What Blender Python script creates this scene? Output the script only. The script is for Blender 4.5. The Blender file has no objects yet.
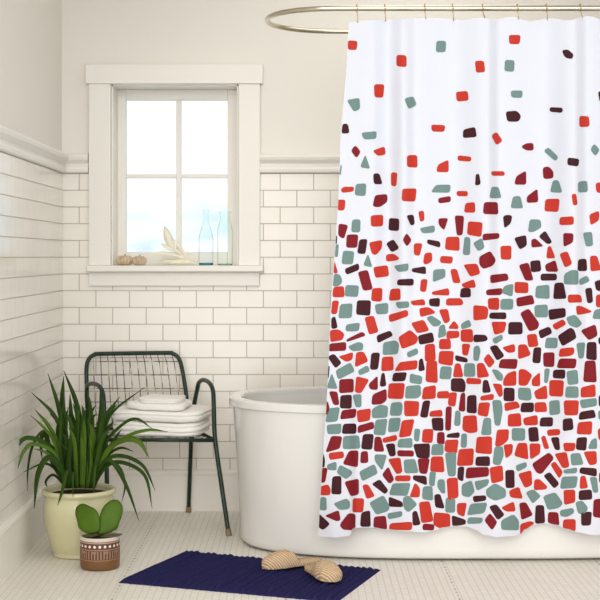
import bpy, bmesh, math, random
from mathutils import Vector, Matrix, noise

# ------------------------------------------------------------------ camera, world, light, exposure
SC = bpy.context.scene
COL = SC.collection
F = 1400.0            # focal length in pixels of a 600 px frame
CAMY, CAMZ = -6.52, 1.185
VPX, VPY = 299.0, 256.0

cam = bpy.data.cameras.new('camera')
cam.sensor_width = 36.0
cam.lens = 36.0 * F / 600.0
cam.shift_x = (300.0 - VPX) / 600.0
cam.shift_y = -(300.0 - VPY) / 600.0
cam.clip_start = 0.05
camo = bpy.data.objects.new('camera', cam)
camo.location = (0, CAMY, CAMZ)
camo.rotation_euler = (math.pi / 2, 0, 0)
COL.objects.link(camo)
SC.camera = camo

SC.view_settings.view_transform = 'Standard'
SC.view_settings.look = 'None'
SC.view_settings.gamma = 1.0
SC.view_settings.use_curve_mapping = False
SC.view_settings.exposure = 0.31


def lin(c):
    r = []
    for v in c:
        v = v / 255.0
        r.append(v / 12.92 if v <= 0.04045 else ((v + 0.055) / 1.055) ** 2.4)
    return (r[0], r[1], r[2], 1.0)


# world: bright overcast sky with pale blue patches low over the horizon
W_ = bpy.data.worlds.new('sky')
SC.world = W_
W_.use_nodes = True
nt = W_.node_tree
nt.nodes.clear()
out = nt.nodes.new('ShaderNodeOutputWorld')
bg = nt.nodes.new('ShaderNodeBackground')
tc = nt.nodes.new('ShaderNodeTexCoord')
sep = nt.nodes.new('ShaderNodeSeparateXYZ')
nt.links.new(tc.outputs['Generated'], sep.inputs[0])
band = nt.nodes.new('ShaderNodeValToRGB')
cr = band.color_ramp
cr.elements[0].position = 0.0
cr.elements[0].color = (0.75, 0.75, 0.75, 1)
cr.elements[1].position = 0.046
cr.elements[1].color = (0, 0, 0, 1)
e = cr.elements.new(0.022)
e.color = (0.85, 0.85, 0.85, 1)
nt.links.new(sep.outputs['Z'], band.inputs[0])
mp = nt.nodes.new('ShaderNodeMapping')
mp.inputs['Scale'].default_value = (1.0, 1.0, 1.7)
mp.inputs['Location'].default_value = (0.17, 0.0, 0.05)
nt.links.new(tc.outputs['Generated'], mp.inputs[0])
nz = nt.nodes.new('ShaderNodeTexNoise')
nz.inputs['Scale'].default_value = 26.0
nz.inputs['Detail'].default_value = 3.0
nt.links.new(mp.outputs[0], nz.inputs['Vector'])
nr = nt.nodes.new('ShaderNodeValToRGB')
nr.color_ramp.elements[0].position = 0.38
nr.color_ramp.elements[0].color = (0, 0, 0, 1)
nr.color_ramp.elements[1].position = 0.64
nt.links.new(nz.outputs['Fac'], nr.inputs[0])
mul = nt.nodes.new('ShaderNodeMath')
mul.operation = 'MULTIPLY'
nt.links.new(band.outputs[0], mul.inputs[0])
nt.links.new(nr.outputs[0], mul.inputs[1])
mx = nt.nodes.new('ShaderNodeMix')
mx.data_type = 'RGBA'
mx.inputs[6].default_value = (1.0, 1.0, 1.0, 1)
mx.inputs[7].default_value = (0.50, 0.73, 0.84, 1)
nt.links.new(mul.outputs[0], mx.inputs[0])
nt.links.new(mx.outputs[2], bg.inputs[0])
bg.inputs[1].default_value = 0.92
nt.links.new(bg.outputs[0], out.inputs[0])


def area(name, loc, target, sx, sy, power, color):
    l = bpy.data.lights.new(name, 'AREA')
    l.shape = 'RECTANGLE'
    l.size = sx
    l.size_y = sy
    l.energy = power
    l.color = color
    o = bpy.data.objects.new(name, l)
    o.location = loc
    d = Vector(target) - Vector(loc)
    o.rotation_euler = d.to_track_quat('-Z', 'Y').to_euler()
    COL.objects.link(o)
    return o


# broad soft daylight from the open side of the room behind the camera
sun = bpy.data.lights.new('soft_daylight', 'SUN')
sun.energy = 1.42
sun.angle = math.radians(50)
sun.color = (1.0, 0.972, 0.935)
suno = bpy.data.objects.new('soft_daylight', sun)
suno.location = (0.4, -6, 4)
suno.rotation_euler = Vector((0.10, 1.0, -0.27)).to_track_quat('-Z', 'Y').to_euler()
COL.objects.link(suno)
# unseen fill light, added behind the curtain to brighten the upper back wall
area('back_wall_fill', (0.45, -0.75, 2.82), (0.2, -0.45, 0.0), 0.9, 0.7, 4.0, (1.0, 0.97, 0.92))

# ------------------------------------------------------------------ helpers
def at(px, py, z):
    """point seen at pixel (px, py) at distance z from the camera"""
    return Vector(((px - VPX) / F * z, CAMY + z, CAMZ - (py - VPY) / F * z))


def tag(o, label=None, cat=None, group=None, kind=None):
    if label:
        o['label'] = label
    if cat:
        o['category'] = cat
    if group:
        o['group'] = group
    if kind:
        o['kind'] = kind
    return o


def empty(name, loc=(0, 0, 0)):
    o = bpy.data.objects.new(name, None)
    o.empty_display_size = 0.05
    o.location = loc
    COL.objects.link(o)
    return o




def link(name, bm, mats, parent=None, smooth=True, bevel=0.0, sub=0, keep=False):
    if not isinstance(mats, (list, tuple)):
        mats = [mats]
    if not keep:
        bmesh.ops.recalc_face_normals(bm, faces=bm.faces[:])
    me = bpy.data.meshes.new(name)
    # origin: parent's location, or the base centre of the mesh
    if parent is not None:
        org = Vector((0, 0, 0))
        p = parent
        while p is not None:
            org += p.location
            p = p.parent
    else:
        xs = [v.co.x for v in bm.verts]
        ys = [v.co.y for v in bm.verts]
        zs = [v.co.z for v in bm.verts]
        org = Vector(((min(xs) + max(xs)) / 2, (min(ys) + max(ys)) / 2, min(zs)))
    bmesh.ops.translate(bm, verts=bm.verts[:], vec=-org)
    bm.to_mesh(me)
    bm.free()
    for m in mats:
        me.materials.append(m)
    if smooth:
        for p in me.polygons:
            p.use_smooth = True
    o = bpy.data.objects.new(name, me)
    COL.objects.link(o)
    if parent is not None:
        o.parent = parent
    else:
        o.location = org
    if bevel:
        b = o.modifiers.new('bevel', 'BEVEL')
        b.width = bevel
        b.segments = 2
        b.limit_method = 'ANGLE'
        b.harden_normals = False
    if sub:
        s = o.modifiers.new('sub', 'SUBSURF')
        s.levels = sub
        s.render_levels = sub
    return o




def box(bm, x0, x1, y0, y1, z0, z1, mi=0):
    vs = [bm.verts.new(p) for p in ((x0, y0, z0), (x1, y0, z0), (x1, y1, z0), (x0, y1, z0),
                                    (x0, y0, z1), (x1, y0, z1), (x1, y1, z1), (x0, y1, z1))]
    for q in ((0, 3, 2, 1), (4, 5, 6, 7), (0, 1, 5, 4), (1, 2, 6, 5), (2, 3, 7, 6), (3, 0, 4, 7)):
        f = bm.faces.new([vs[i] for i in q])
        f.material_index = mi


def catmull(pts, n=8, closed=False):
    pts = [Vector(p) for p in pts]
    L = len(pts)
    res = []
    segs = L if closed else L - 1
    for i in range(segs):
        if closed:
            p0, p1, p2, p3 = pts[(i - 1) % L], pts[i], pts[(i + 1) % L], pts[(i + 2) % L]
        else:
            p1, p2 = pts[i], pts[i + 1]
            p0 = pts[i - 1] if i > 0 else p1 * 2 - p2
            p3 = pts[i + 2] if i + 2 < L else p2 * 2 - p1
        for k in range(n):
            t = k / n
            res.append(0.5 * (2 * p1 + (p2 - p0) * t + (2 * p0 - 5 * p1 + 4 * p2 - p3) * t * t + (3 * p1 - p0 - 3 * p2 + p3) * t ** 3))
    if not closed:
        res.append(pts[-1])
    return res


def tube(bm, pts, r, seg=10, closed=False, mi=0):
    pts = [Vector(p) for p in pts]
    n = len(pts)
    rr = r if callable(r) else (lambda t: r)
    rings = []
    up = None
    for i, p in enumerate(pts):
        if closed:
            t = (pts[(i + 1) % n] - pts[(i - 1) % n]).normalized()
        else:
            t = (pts[min(i + 1, n - 1)] - pts[max(i - 1, 0)]).normalized()
        if up is None:
            a = Vector((0, 0, 1)) if abs(t.z) < 0.9 else Vector((1, 0, 0))
            up = (a - t * a.dot(t)).normalized()
        else:
            up = (up - t * up.dot(t)).normalized()
        s = t.cross(up)
        q = rr(i / max(1, n - 1))
        rings.append([bm.verts.new(p + (up * math.cos(2 * math.pi * k / seg) + s * math.sin(2 * math.pi * k / seg)) * q) for k in range(seg)])
    for i in range(n if closed else n - 1):
        a, b = rings[i], rings[(i + 1) % n]
        for k in range(seg):
            f = bm.faces.new((a[k], a[(k + 1) % seg], b[(k + 1) % seg], b[k]))
            f.material_index = mi
    if not closed:
        for ring in (rings[0], rings[-1]):
            f = bm.faces.new(ring)
            f.material_index = mi


def lathe(bm, cx, cy, prof, seg=48, cap0=True, cap1=True, mi=0):
    rings = []
    for r, z in prof:
        rings.append([bm.verts.new((cx + r * math.cos(2 * math.pi * k / seg), cy + r * math.sin(2 * math.pi * k / seg), z)) for k in range(seg)])
    for a, b in zip(rings[:-1], rings[1:]):
        for k in range(seg):
            f = bm.faces.new((a[k], a[(k + 1) % seg], b[(k + 1) % seg], b[k]))
            f.material_index = mi
    if cap0:
        bm.faces.new(rings[0][::-1])
    if cap1:
        bm.faces.new(rings[-1])


def interp(tab, x):
    """smooth (cosine) interpolation in a table of (x, y)"""
    if x <= tab[0][0]:
        return tab[0][1]
    for (a, b), (c, d) in zip(tab[:-1], tab[1:]):
        if x <= c:
            t = (x - a) / (c - a)
            t = t * t * (3 - 2 * t)
            return b + (d - b) * t
    return tab[-1][1]


def lerp_tab(tab, x):
    if x <= tab[0][0]:
        return tab[0][1]
    for (a, b), (c, d) in zip(tab[:-1], tab[1:]):
        if x <= c:
            return b + (d - b) * (x - a) / (c - a)
    return tab[-1][1]


# ------------------------------------------------------------------ materials
def mat(name, col, rough=0.5, spec=0.5, metal=0.0, var=0.0, vscale=20.0, bump=0.0, bscale=60.0, bdist=0.002, trans=0.0, sheen=0.0, coat=0.0):
    m = bpy.data.materials.new(name)
    m.use_nodes = True
    n = m.node_tree.nodes
    l = m.node_tree.links
    p = n['Principled BSDF']
    c = lin(col)
    p.inputs['Base Color'].default_value = c
    p.inputs['Roughness'].default_value = rough
    p.inputs['Specular IOR Level'].default_value = spec
    p.inputs['Metallic'].default_value = metal
    if sheen:
        p.inputs['Sheen Weight'].default_value = sheen
    if coat:
        p.inputs['Coat Weight'].default_value = coat
        p.inputs['Coat Roughness'].default_value = 0.08
    tcn = n.new('ShaderNodeTexCoord')
    if var:
        nz = n.new('ShaderNodeTexNoise')
        nz.inputs['Scale'].default_value = vscale
        nz.inputs['Detail'].default_value = 4.0
        l.new(tcn.outputs['Object'], nz.inputs['Vector'])
        mr = n.new('ShaderNodeMapRange')
        mr.inputs['From Min'].default_value = 0.3
        mr.inputs['From Max'].default_value = 0.7
        mr.inputs['To Min'].default_value = 1 - var
        mr.inputs['To Max'].default_value = 1 + var
        l.new(nz.outputs['Fac'], mr.inputs['Value'])
        hs = n.new('ShaderNodeHueSaturation')
        hs.inputs['Color'].default_value = c
        l.new(mr.outputs[0], hs.inputs['Value'])
        l.new(hs.outputs[0], p.inputs['Base Color'])
    if bump:
        nb = n.new('ShaderNodeTexNoise')
        nb.inputs['Scale'].default_value = bscale
        nb.inputs['Detail'].default_value = 3.0
        l.new(tcn.outputs['Object'], nb.inputs['Vector'])
        b = n.new('ShaderNodeBump')
        b.inputs['Strength'].default_value = bump
        b.inputs['Distance'].default_value = bdist
        l.new(nb.outputs['Fac'], b.inputs['Height'])
        l.new(b.outputs[0], p.inputs['Normal'])
    return m


def tile_mat(name, axis, x0, z0, bw, rh, mortar, c1, c2, cm, rough, bumpd, warp=0.0, swap=False, seam=None, bias=0.0):
    """tiles laid in running bond, mapped by position in the room"""
    m = bpy.data.materials.new(name)
    m.use_nodes = True
    n = m.node_tree.nodes
    l = m.node_tree.links
    p = n['Principled BSDF']
    g = n.new('ShaderNodeNewGeometry')
    s = n.new('ShaderNodeSeparateXYZ')
    l.new(g.outputs['Position'], s.inputs[0])
    cb = n.new('ShaderNodeCombineXYZ')

    def off(sock, o):
        a = n.new('ShaderNodeMath')
        a.operation = 'SUBTRACT'
        a.inputs[1].default_value = o
        l.new(sock, a.inputs[0])
        return a.outputs[0]
    if axis == 'xz':
        u, v = s.outputs['X'], s.outputs['Z']
    elif axis == 'yz':
        u, v = s.outputs['Y'], s.outputs['Z']
    else:
        u, v = s.outputs['Y'], s.outputs['X']
    l.new(off(u, x0), cb.inputs[0])
    l.new(off(v, z0), cb.inputs[1])
    br = n.new('ShaderNodeTexBrick')
    br.offset = 0.5
    br.inputs['Scale'].default_value = 1.0
    br.inputs['Brick Width'].default_value = bw
    br.inputs['Row Height'].default_value = rh
    br.inputs['Mortar Size'].default_value = mortar
    br.inputs['Mortar Smooth'].default_value = 0.25
    br.inputs['Bias'].default_value = bias
    br.inputs['Color1'].default_value = lin(c1)
    br.inputs['Color2'].default_value = lin(c2)
    br.inputs['Mortar'].default_value = lin(cm)
    l.new(cb.outputs[0], br.inputs['Vector'])
    colsock = br.outputs['Color']
    if seam is not None:
        a = n.new('ShaderNodeMath')
        a.operation = 'SUBTRACT'
        a.inputs[1].default_value = seam
        pp = n.new('ShaderNodeMath')
        pp.operation = 'PINGPONG'
        pp.inputs[1].default_value = 0.30
        sh = n.new('ShaderNodeMath')
        sh.operation = 'SUBTRACT'
        sh.inputs[1].default_value = seam
        l.new(s.outputs['X'], sh.inputs[0])
        l.new(sh.outputs[0], pp.inputs[0])
        a.inputs[1].default_value = 0.0
        l.new(pp.outputs[0], a.inputs[0])
        nn = n.new('ShaderNodeTexNoise')
        nn.inputs['Scale'].default_value = 9.0
        l.new(g.outputs['Position'], nn.inputs['Vector'])
        a2 = n.new('ShaderNodeMath')
        a2.operation = 'MULTIPLY_ADD'
        a2.inputs[1].default_value = 0.010
        a2.inputs[2].default_value = -0.005
        l.new(nn.outputs['Fac'], a2.inputs[0])
        a3 = n.new('ShaderNodeMath')
        a3.operation = 'ADD'
        l.new(a.outputs[0], a3.inputs[0])
        l.new(a2.outputs[0], a3.inputs[1])
        a4 = n.new('ShaderNodeMath')
        a4.operation = 'ABSOLUTE'
        l.new(a3.outputs[0], a4.inputs[0])
        a5 = n.new('ShaderNodeMath')
        a5.operation = 'LESS_THAN'
        a5.inputs[1].default_value = 0.0035
        l.new(a4.outputs[0], a5.inputs[0])
        a6 = n.new('ShaderNodeMath')
        a6.operation = 'MULTIPLY'
        a6.inputs[1].default_value = 0.5
        wy = n.new('ShaderNodeMath')
        wy.operation = 'SINE'
        wf = n.new('ShaderNodeMath')
        wf.operation = 'MULTIPLY'
        wf.inputs[1].default_value = 2 * math.pi / 0.05
        l.new(s.outputs['Y'], wf.inputs[0])
        l.new(wf.outputs[0], wy.inputs[0])
        wg = n.new('ShaderNodeMath')
        wg.operation = 'GREATER_THAN'
        wg.inputs[1].default_value = -0.2
        l.new(wy.outputs[0], wg.inputs[0])
        wm = n.new('ShaderNodeMath')
        wm.operation = 'MULTIPLY'
        l.new(wg.outputs[0], wm.inputs[0])
        l.new(a5.outputs[0], wm.inputs[1])
        l.new(wm.outputs[0], a6.inputs[0])
        mm = n.new('ShaderNodeMix')
        mm.data_type = 'RGBA'
        mm.inputs[7].default_value = lin((120, 112, 98))
        l.new(a6.outputs[0], mm.inputs[0])
        l.new(colsock, mm.inputs[6])
        colsock = mm.outputs[2]
    l.new(colsock, p.inputs['Base Color'])
    rm = n.new('ShaderNodeMapRange')
    rm.inputs['To Min'].default_value = rough
    rm.inputs['To Max'].default_value = 0.8
    l.new(br.outputs['Fac'], rm.inputs['Value'])
    l.new(rm.outputs[0], p.inputs['Roughness'])
    inv = n.new('ShaderNodeMath')
    inv.operation = 'SUBTRACT'
    inv.inputs[0].default_value = 1.0
    l.new(br.outputs['Fac'], inv.inputs[1])
    hsock = inv.outputs[0]
    if warp:
        nw = n.new('ShaderNodeTexNoise')
        nw.inputs['Scale'].default_value = 14.0
        nw.inputs['Detail'].default_value = 2.0
        l.new(g.outputs['Position'], nw.inputs['Vector'])
        aw = n.new('ShaderNodeMath')
        aw.operation = 'MULTIPLY_ADD'
        aw.inputs[1].default_value = warp
        l.new(nw.outputs['Fac'], aw.inputs[0])
        l.new(hsock, aw.inputs[2])
        hsock = aw.outputs[0]
    b = n.new('ShaderNodeBump')
    b.inputs['Strength'].default_value = 0.6
    b.inputs['Distance'].default_value = bumpd
    l.new(hsock, b.inputs['Height'])
    l.new(b.outputs[0], p.inputs['Normal'])
    return m


ROW, BRW = 0.0780, 0.1560
TILE_TOP = 1.5693
M = {}
M['plaster'] = mat('painted_plaster', (240, 235, 227), 0.75, 0.3, bump=0.08, bscale=40, bdist=0.002)
M['trim'] = mat('painted_white_trim', (243, 239, 231), 0.4, 0.4)
M['tile_back'] = tile_mat('subway_tile_back', 'xz', -1.0237, TILE_TOP - 20 * ROW, BRW, ROW, 0.0022,
                          (243, 237, 227), (246, 240, 231), (184, 176, 163), 0.2, 0.0010, warp=0.35)
M['tile_left'] = tile_mat('subway_tile_left', 'yz', -0.08, TILE_TOP - 20 * ROW, BRW, ROW, 0.0020,
                          (241, 235, 225), (244, 238, 229), (186, 178, 164), 0.13, 0.0010, warp=0.5)
M['floor'] = tile_mat('mosaic_floor', 'yx', 0.0, 0.004, 0.030, 0.0255, 0.0020,
                      (243, 238, 228), (238, 232, 221), (221, 215, 203), 0.4, 0.0008, warp=0.3, seam=-0.645)
M['ceiling'] = mat('ceiling_paint', (235, 230, 220), 0.8, 0.2)
M['tub'] = mat('white_acrylic', (226, 224, 220), 0.12, 0.5, coat=0.3)
M['brass'] = mat('polished_nickel', (204, 194, 176), 0.2, 0.5, metal=1.0)
M['hook'] = mat('brass_wire', (190, 168, 120), 0.25, 0.5, metal=1.0)
M['green_paint'] = mat('dark_green_enamel', (22, 44, 32), 0.35, 0.4, var=0.45, vscale=45, bump=0.2, bscale=120)
M['wire'] = mat('worn_green_wire', (110, 106, 88), 0.5, 0.3, var=0.85, vscale=38)
M['foot'] = mat('yellowed_rubber', (132, 112, 82), 0.5, 0.4, var=0.2)
M['towel'] = mat('white_terry', (252, 249, 243), 0.95, 0.1, bump=0.9, bscale=260, bdist=0.003, sheen=0.3)
M['pot'] = mat('cream_glaze', (214, 209, 168), 0.22, 0.5, var=0.07, vscale=9, coat=0.2)
M['soil'] = mat('dark_soil', (60, 46, 34), 0.95, 0.1, bump=0.8, bscale=90, bdist=0.006)
M['leaf'] = mat('strap_leaf', (44, 70, 16), 0.5, 0.15, var=0.35, vscale=7)
M['leaf2'] = mat('pale_strap_leaf', (74, 102, 28), 0.5, 0.15, var=0.3, vscale=8)
M['pad'] = mat('succulent_leaf', (74, 104, 20), 0.45, 0.2, var=0.2, vscale=12)
M['pad_dark'] = mat('succulent_leaf_dark', (96, 92, 52), 0.45, 0.5, var=0.2, vscale=16)
M['mat'] = mat('navy_chenille', (42, 40, 80), 0.95, 0.05, var=0.15, vscale=90, bump=0.3, bscale=200, bdist=0.002)
M['pumpkin'] = mat('beige_gourd', (206, 184, 156), 0.6, 0.3, var=0.15, vscale=30)
M['stem_dry'] = mat('dry_stem', (150, 126, 92), 0.8, 0.2)
M['husk'] = mat('bleached_husk', (246, 239, 218), 0.7, 0.2, var=0.08, vscale=40)
M['cloth'] = mat('white_polyester', (212, 214, 223), 0.7, 0.2)
M['red'] = mat('print_red', (184, 51, 37), 0.7, 0.2)
M['maroon'] = mat('print_maroon', (120, 22, 31), 0.7, 0.2)
M['brown'] = mat('print_plum_brown', (60, 22, 29), 0.7, 0.2)
M['teal'] = mat('print_grey_teal', (106, 131, 127), 0.7, 0.2)
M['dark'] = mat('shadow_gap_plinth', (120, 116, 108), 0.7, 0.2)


def glass(name, col, gloss=0.08):
    m = bpy.data.materials.new(name)
    m.use_nodes = True
    n = m.node_tree.nodes
    l = m.node_tree.links
    n.clear()
    o = n.new('ShaderNodeOutputMaterial')
    t = n.new('ShaderNodeBsdfTransparent')
    t.inputs[0].default_value = lin(col)
    g = n.new('ShaderNodeBsdfGlossy')
    g.inputs['Roughness'].default_value = 0.03
    lw = n.new('ShaderNodeLayerWeight')
    lw.inputs[0].default_value = gloss
    x = n.new('ShaderNodeMixShader')
    l.new(lw.outputs['Fresnel'], x.inputs[0])
    l.new(t.outputs[0], x.inputs[1])
    l.new(g.outputs[0], x.inputs[2])
    l.new(x.outputs[0], o.inputs[0])
    return m


M['pane'] = glass('window_glass', (252, 254, 254), 0.1)
M['glass_blue'] = glass('pale_blue_glass', (252, 254, 255), 0.04)
M['glass_green'] = glass('pale_green_glass', (252, 255, 254), 0.04)
M['glass_base'] = glass('thick_teal_glass', (140, 200, 212), 0.1)
M['glass_base2'] = glass('thick_green_glass', (205, 226, 220), 0.1)

# wire: pale enamel with rust breaking through
nw, lw_ = M['wire'].node_tree.nodes, M['wire'].node_tree.links
tw = nw.new('ShaderNodeTexCoord')
nzw = nw.new('ShaderNodeTexNoise')
nzw.inputs['Scale'].default_value = 26.0
nzw.inputs['Detail'].default_value = 2.0
lw_.new(tw.outputs['Object'], nzw.inputs['Vector'])
rw_ = nw.new('ShaderNodeValToRGB')
rw_.color_ramp.elements[0].position = 0.47
rw_.color_ramp.elements[0].color = lin((62, 58, 42))
rw_.color_ramp.elements[1].position = 0.60
rw_.color_ramp.elements[1].color = lin((206, 196, 172))
lw_.new(nzw.outputs['Fac'], rw_.inputs[0])
lw_.new(rw_.outputs[0], nw['Principled BSDF'].inputs['Base Color'])

# woven straw
ms = mat('woven_straw', (206, 164, 122), 0.75, 0.2)
n_, l_ = ms.node_tree.nodes, ms.node_tree.links
tc_ = n_.new('ShaderNodeTexCoord')
wv = n_.new('ShaderNodeTexWave')
wv.wave_type = 'BANDS'
wv.bands_direction = 'DIAGONAL'
wv.inputs['Scale'].default_value = 42.0
wv.inputs['Distortion'].default_value = 1.2
wv.inputs['Detail'].default_value = 1.5
l_.new(tc_.outputs['Object'], wv.inputs['Vector'])
rp = n_.new('ShaderNodeValToRGB')
rp.color_ramp.elements[0].color = lin((180, 146, 110))
rp.color_ramp.elements[1].color = lin((222, 196, 164))
l_.new(wv.outputs['Fac'], rp.inputs[0])
l_.new(rp.outputs[0], n_['Principled BSDF'].inputs['Base Color'])
bp = n_.new('ShaderNodeBump')
bp.inputs['Strength'].default_value = 0.7
bp.inputs['Distance'].default_value = 0.003
l_.new(wv.outputs['Fac'], bp.inputs['Height'])
l_.new(bp.outputs[0], n_['Principled BSDF'].inputs['Normal'])
M['straw'] = ms


# ------------------------------------------------------------------ the room
XL, XR = -1.099, 1.62
YF = -2.1
YL = -3.6
ZC = 2.85
HX0, HX1, HZ0, HZ1 = -0.872, -0.283, 1.120, 1.983   # window opening

bm = bmesh.new()
TH = 0.30
yb = TH


def wallpiece(x0, x1, z0, z1):
    if z0 < TILE_TOP < z1:
        wallpiece(x0, x1, z0, TILE_TOP)
        wallpiece(x0, x1, TILE_TOP, z1)
        return
    tiled = z1 <= TILE_TOP + 1e-6
    box(bm, x0, x1, 0.0 if tiled else 0.006, yb, z0, z1, 0 if tiled else 1)


wallpiece(XL - 0.12, HX0, 0, ZC)
wallpiece(HX1, XR + 0.12, 0, ZC)
wallpiece(HX0, HX1, 0, HZ0)
wallpiece(HX0, HX1, HZ1, ZC)
tag(link('wall_back', bm, [M['tile_back'], M['plaster']], smooth=False), kind='structure')

bm = bmesh.new()
box(bm, XL - 0.12, XL, YL, 0, 0, TILE_TOP, 0)
box(bm, XL - 0.12, XL - 0.006, YL, 0.006, TILE_TOP, ZC, 1)
tag(link('wall_left', bm, [M['tile_left'], M['plaster']], smooth=False), kind='structure')
bm = bmesh.new()
box(bm, XR, XR + 0.12, YF, 0, 0, TILE_TOP, 0)
box(bm, XR + 0.006, XR + 0.12, YF, 0.006, TILE_TOP, ZC, 1)
tag(link('wall_right', bm, [M['tile_left'], M['plaster']], smooth=False), kind='structure')
bm = bmesh.new()
box(bm, XL - 0.12, XR + 0.12, YL, TH, -0.1, 0.0)
tag(link('floor', bm, M['floor'], smooth=False), kind='structure')
bm = bmesh.new()
box(bm, XL - 0.12, XR + 0.12, YF, TH, ZC, ZC + 0.1)
tag(link('ceiling', bm, M['ceiling'], smooth=False), kind='structure')


def moulding(name, prof, path, m):
    """prof: list of (out, z); path: 'back' or 'left' or 'right'"""
    bm = bmesh.new()
    rows = []
    for o_, z in prof:
        if path == 'back':
            rows.append([bm.verts.new((XL + o_, -o_, z)), bm.verts.new((XR - o_, -o_, z))])
        elif path == 'left':
            rows.append([bm.verts.new((XL + o_, YL, z)), bm.verts.new((XL + o_, -o_, z))])
        else:
            rows.append([bm.verts.new((XR - o_, YF, z)), bm.verts.new((XR - o_, -o_, z))])
    n = len(rows)
    for i in range(n - 1):
        bm.faces.new((rows[i][0], rows[i][1], rows[i + 1][1], rows[i + 1][0]))
    bm.faces.new([r[0] for r in rows])
    bm.faces.new([r[1] for r in rows][::-1])
    o = link(name, bm, m, smooth=False)
    o.data.polygons.foreach_set('use_smooth', [False] * len(o.data.polygons))
    return tag(o, kind='structure')


rail = [(-0.004, 1.571), (0.010, 1.571), (0.017, 1.576), (0.020, 1.588), (0.018, 1.600), (0.008, 1.609), (0.007, 1.614), (0.014, 1.618), (0.030, 1.632), (0.034, 1.644), (0.030, 1.654), (0.018, 1.660), (-0.01, 1.662)]
basep = [(-0.004, 0.0), (0.020, 0.0), (0.020, 0.166), (0.022, 0.168), (0.024, 0.176), (0.022, 0.185), (0.014, 0.191), (-0.004, 0.193)]
for nm, pth in (('baseboard_back', 'back'), ('baseboard_left', 'left'), ('baseboard_right', 'right')):
    moulding(nm, basep, pth, M['trim'])
for nm, pth in (('trim_2', 'left'), ('trim_3', 'right')):
    moulding(nm, rail, pth, M['trim'])
# chair rail of the back wall, broken by the window casing
bm = bmesh.new()
for xa, xb, ca, cb_ in ((XL, -0.98, 1, 0), (-0.185, XR, 0, 1)):
    rows = [[bm.verts.new((xa + ca * o_, -o_, z)), bm.verts.new((xb - cb_ * o_, -o_, z))] for o_, z in rail]
    for i in range(len(rows) - 1):
        bm.faces.new((rows[i][0], rows[i][1], rows[i + 1][1], rows[i + 1][0]))
    bm.faces.new([r[0] for r in rows])
    bm.faces.new([r[1] for r in rows][::-1])
tag(link('trim_1', bm, M['trim'], smooth=False), kind='structure')

# window
win = empty('window_1', (-0.58, 0, 1.141))
tag(win, kind='structure')
bm = bmesh.new()
zc = 6.495
box(bm, at(88.5, 0, zc).x, at(110.5, 0, zc).x, -0.025, 0.004, 1.141, 1.984)
box(bm, at(238.5, 0, zc).x, at(260, 0, zc).x, -0.025, 0.004, 1.141, 1.984)
link('side_casing', bm, M['trim'], win, smooth=False, bevel=0.003)
bm = bmesh.new()
box(bm, at(85.5, 0, zc).x, at(263, 0, zc).x, -0.034, 0.008, 1.984, 2.074)
link('head_casing', bm, M['trim'], win, smooth=False, bevel=0.003)
bm = bmesh.new()
box(bm, at(86.2, 0, 6.46).x, at(263.3, 0, 6.46).x, -0.062, 0.20, 1.112, 1.141)
link('window_sill', bm, M['trim'], win, smooth=False, bevel=0.005)
bm = bmesh.new()
box(bm, at(88.5, 0, zc).x, at(259.5, 0, zc).x, -0.024, 0.004, 1.046, 1.112)
link('apron', bm, M['trim'], win, smooth=False, bevel=0.003)
bm = bmesh.new()   # jamb liner
box(bm, HX0 - 0.001, HX0 + 0.006, 0.0, 0.29, 1.141, HZ1)
box(bm, HX1 - 0.006, HX1 + 0.001, 0.0, 0.29, 1.141, HZ1)
box(bm, HX0, HX1, 0.0, 0.29, HZ1 - 0.006, HZ1 + 0.001)
link('jamb', bm, M['trim'], win, smooth=False)
gx0, gx1, gz0, gz1 = -0.823, -0.340, 1.204, 1.927
mx0, mx1, mz0, mz1 = -0.585, -0.561, 1.556, 1.575
bm = bmesh.new()
ys0, ys1 = 0.14, 0.185
box(bm, HX0 + 0.006, gx0, ys0, ys1, 1.141, HZ1 - 0.006)
box(bm, gx1, HX1 - 0.006, ys0, ys1, 1.141, HZ1 - 0.006)
box(bm, gx0, gx1, ys0, ys1, gz1, HZ1 - 0.006)
box(bm, gx0, gx1, ys0, ys1, 1.141, gz0)
link('sash', bm, M['trim'], win, smooth=False, bevel=0.004)
bm = bmesh.new()
box(bm, mx0, mx1, ys0 + 0.004, ys1 - 0.004, gz0, gz1)
box(bm, gx0, mx0, ys0 + 0.004, ys1 - 0.004, mz0, mz1)
box(bm, mx1, gx1, ys0 + 0.004, ys1 - 0.004, mz0, mz1)
link('muntin', bm, M['trim'], win, smooth=False, bevel=0.003)
bm = bmesh.new()
box(bm, gx0 - 0.005, gx1 + 0.005, 0.160, 0.164, gz0 - 0.005, gz1 + 0.005)
link('pane', bm, M['pane'], win, smooth=False)

# ------------------------------------------------------------------ bathtub
TCX, TCY = 0.56, -0.655


def plan(a, b, z, n=96, ex=2.5):
    r = []
    for k in range(n):
        t = 2 * math.pi * k / n
        c, s = math.cos(t), math.sin(t)
        aa = a + 0.10 if c > 0 else a
        ee = 5.0 if c > 0 else ex
        r.append(Vector((TCX + aa * math.copysign(abs(c) ** (2 / ee), c), TCY + b * math.copysign(abs(s) ** (2 / ee), s), z)))
    return r


def loft(bm, rings, cap0=True, cap1=True):
    vr = [[bm.verts.new(p) for p in r] for r in rings]
    n = len(vr[0])
    for a, b in zip(vr[:-1], vr[1:]):
        for k in range(n):
            bm.faces.new((a[k], a[(k + 1) % n], b[(k + 1) % n], b[k]))
    if cap0:
        bm.faces.new(vr[0][::-1])
    if cap1:
        bm.faces.new(vr[-1])


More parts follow.
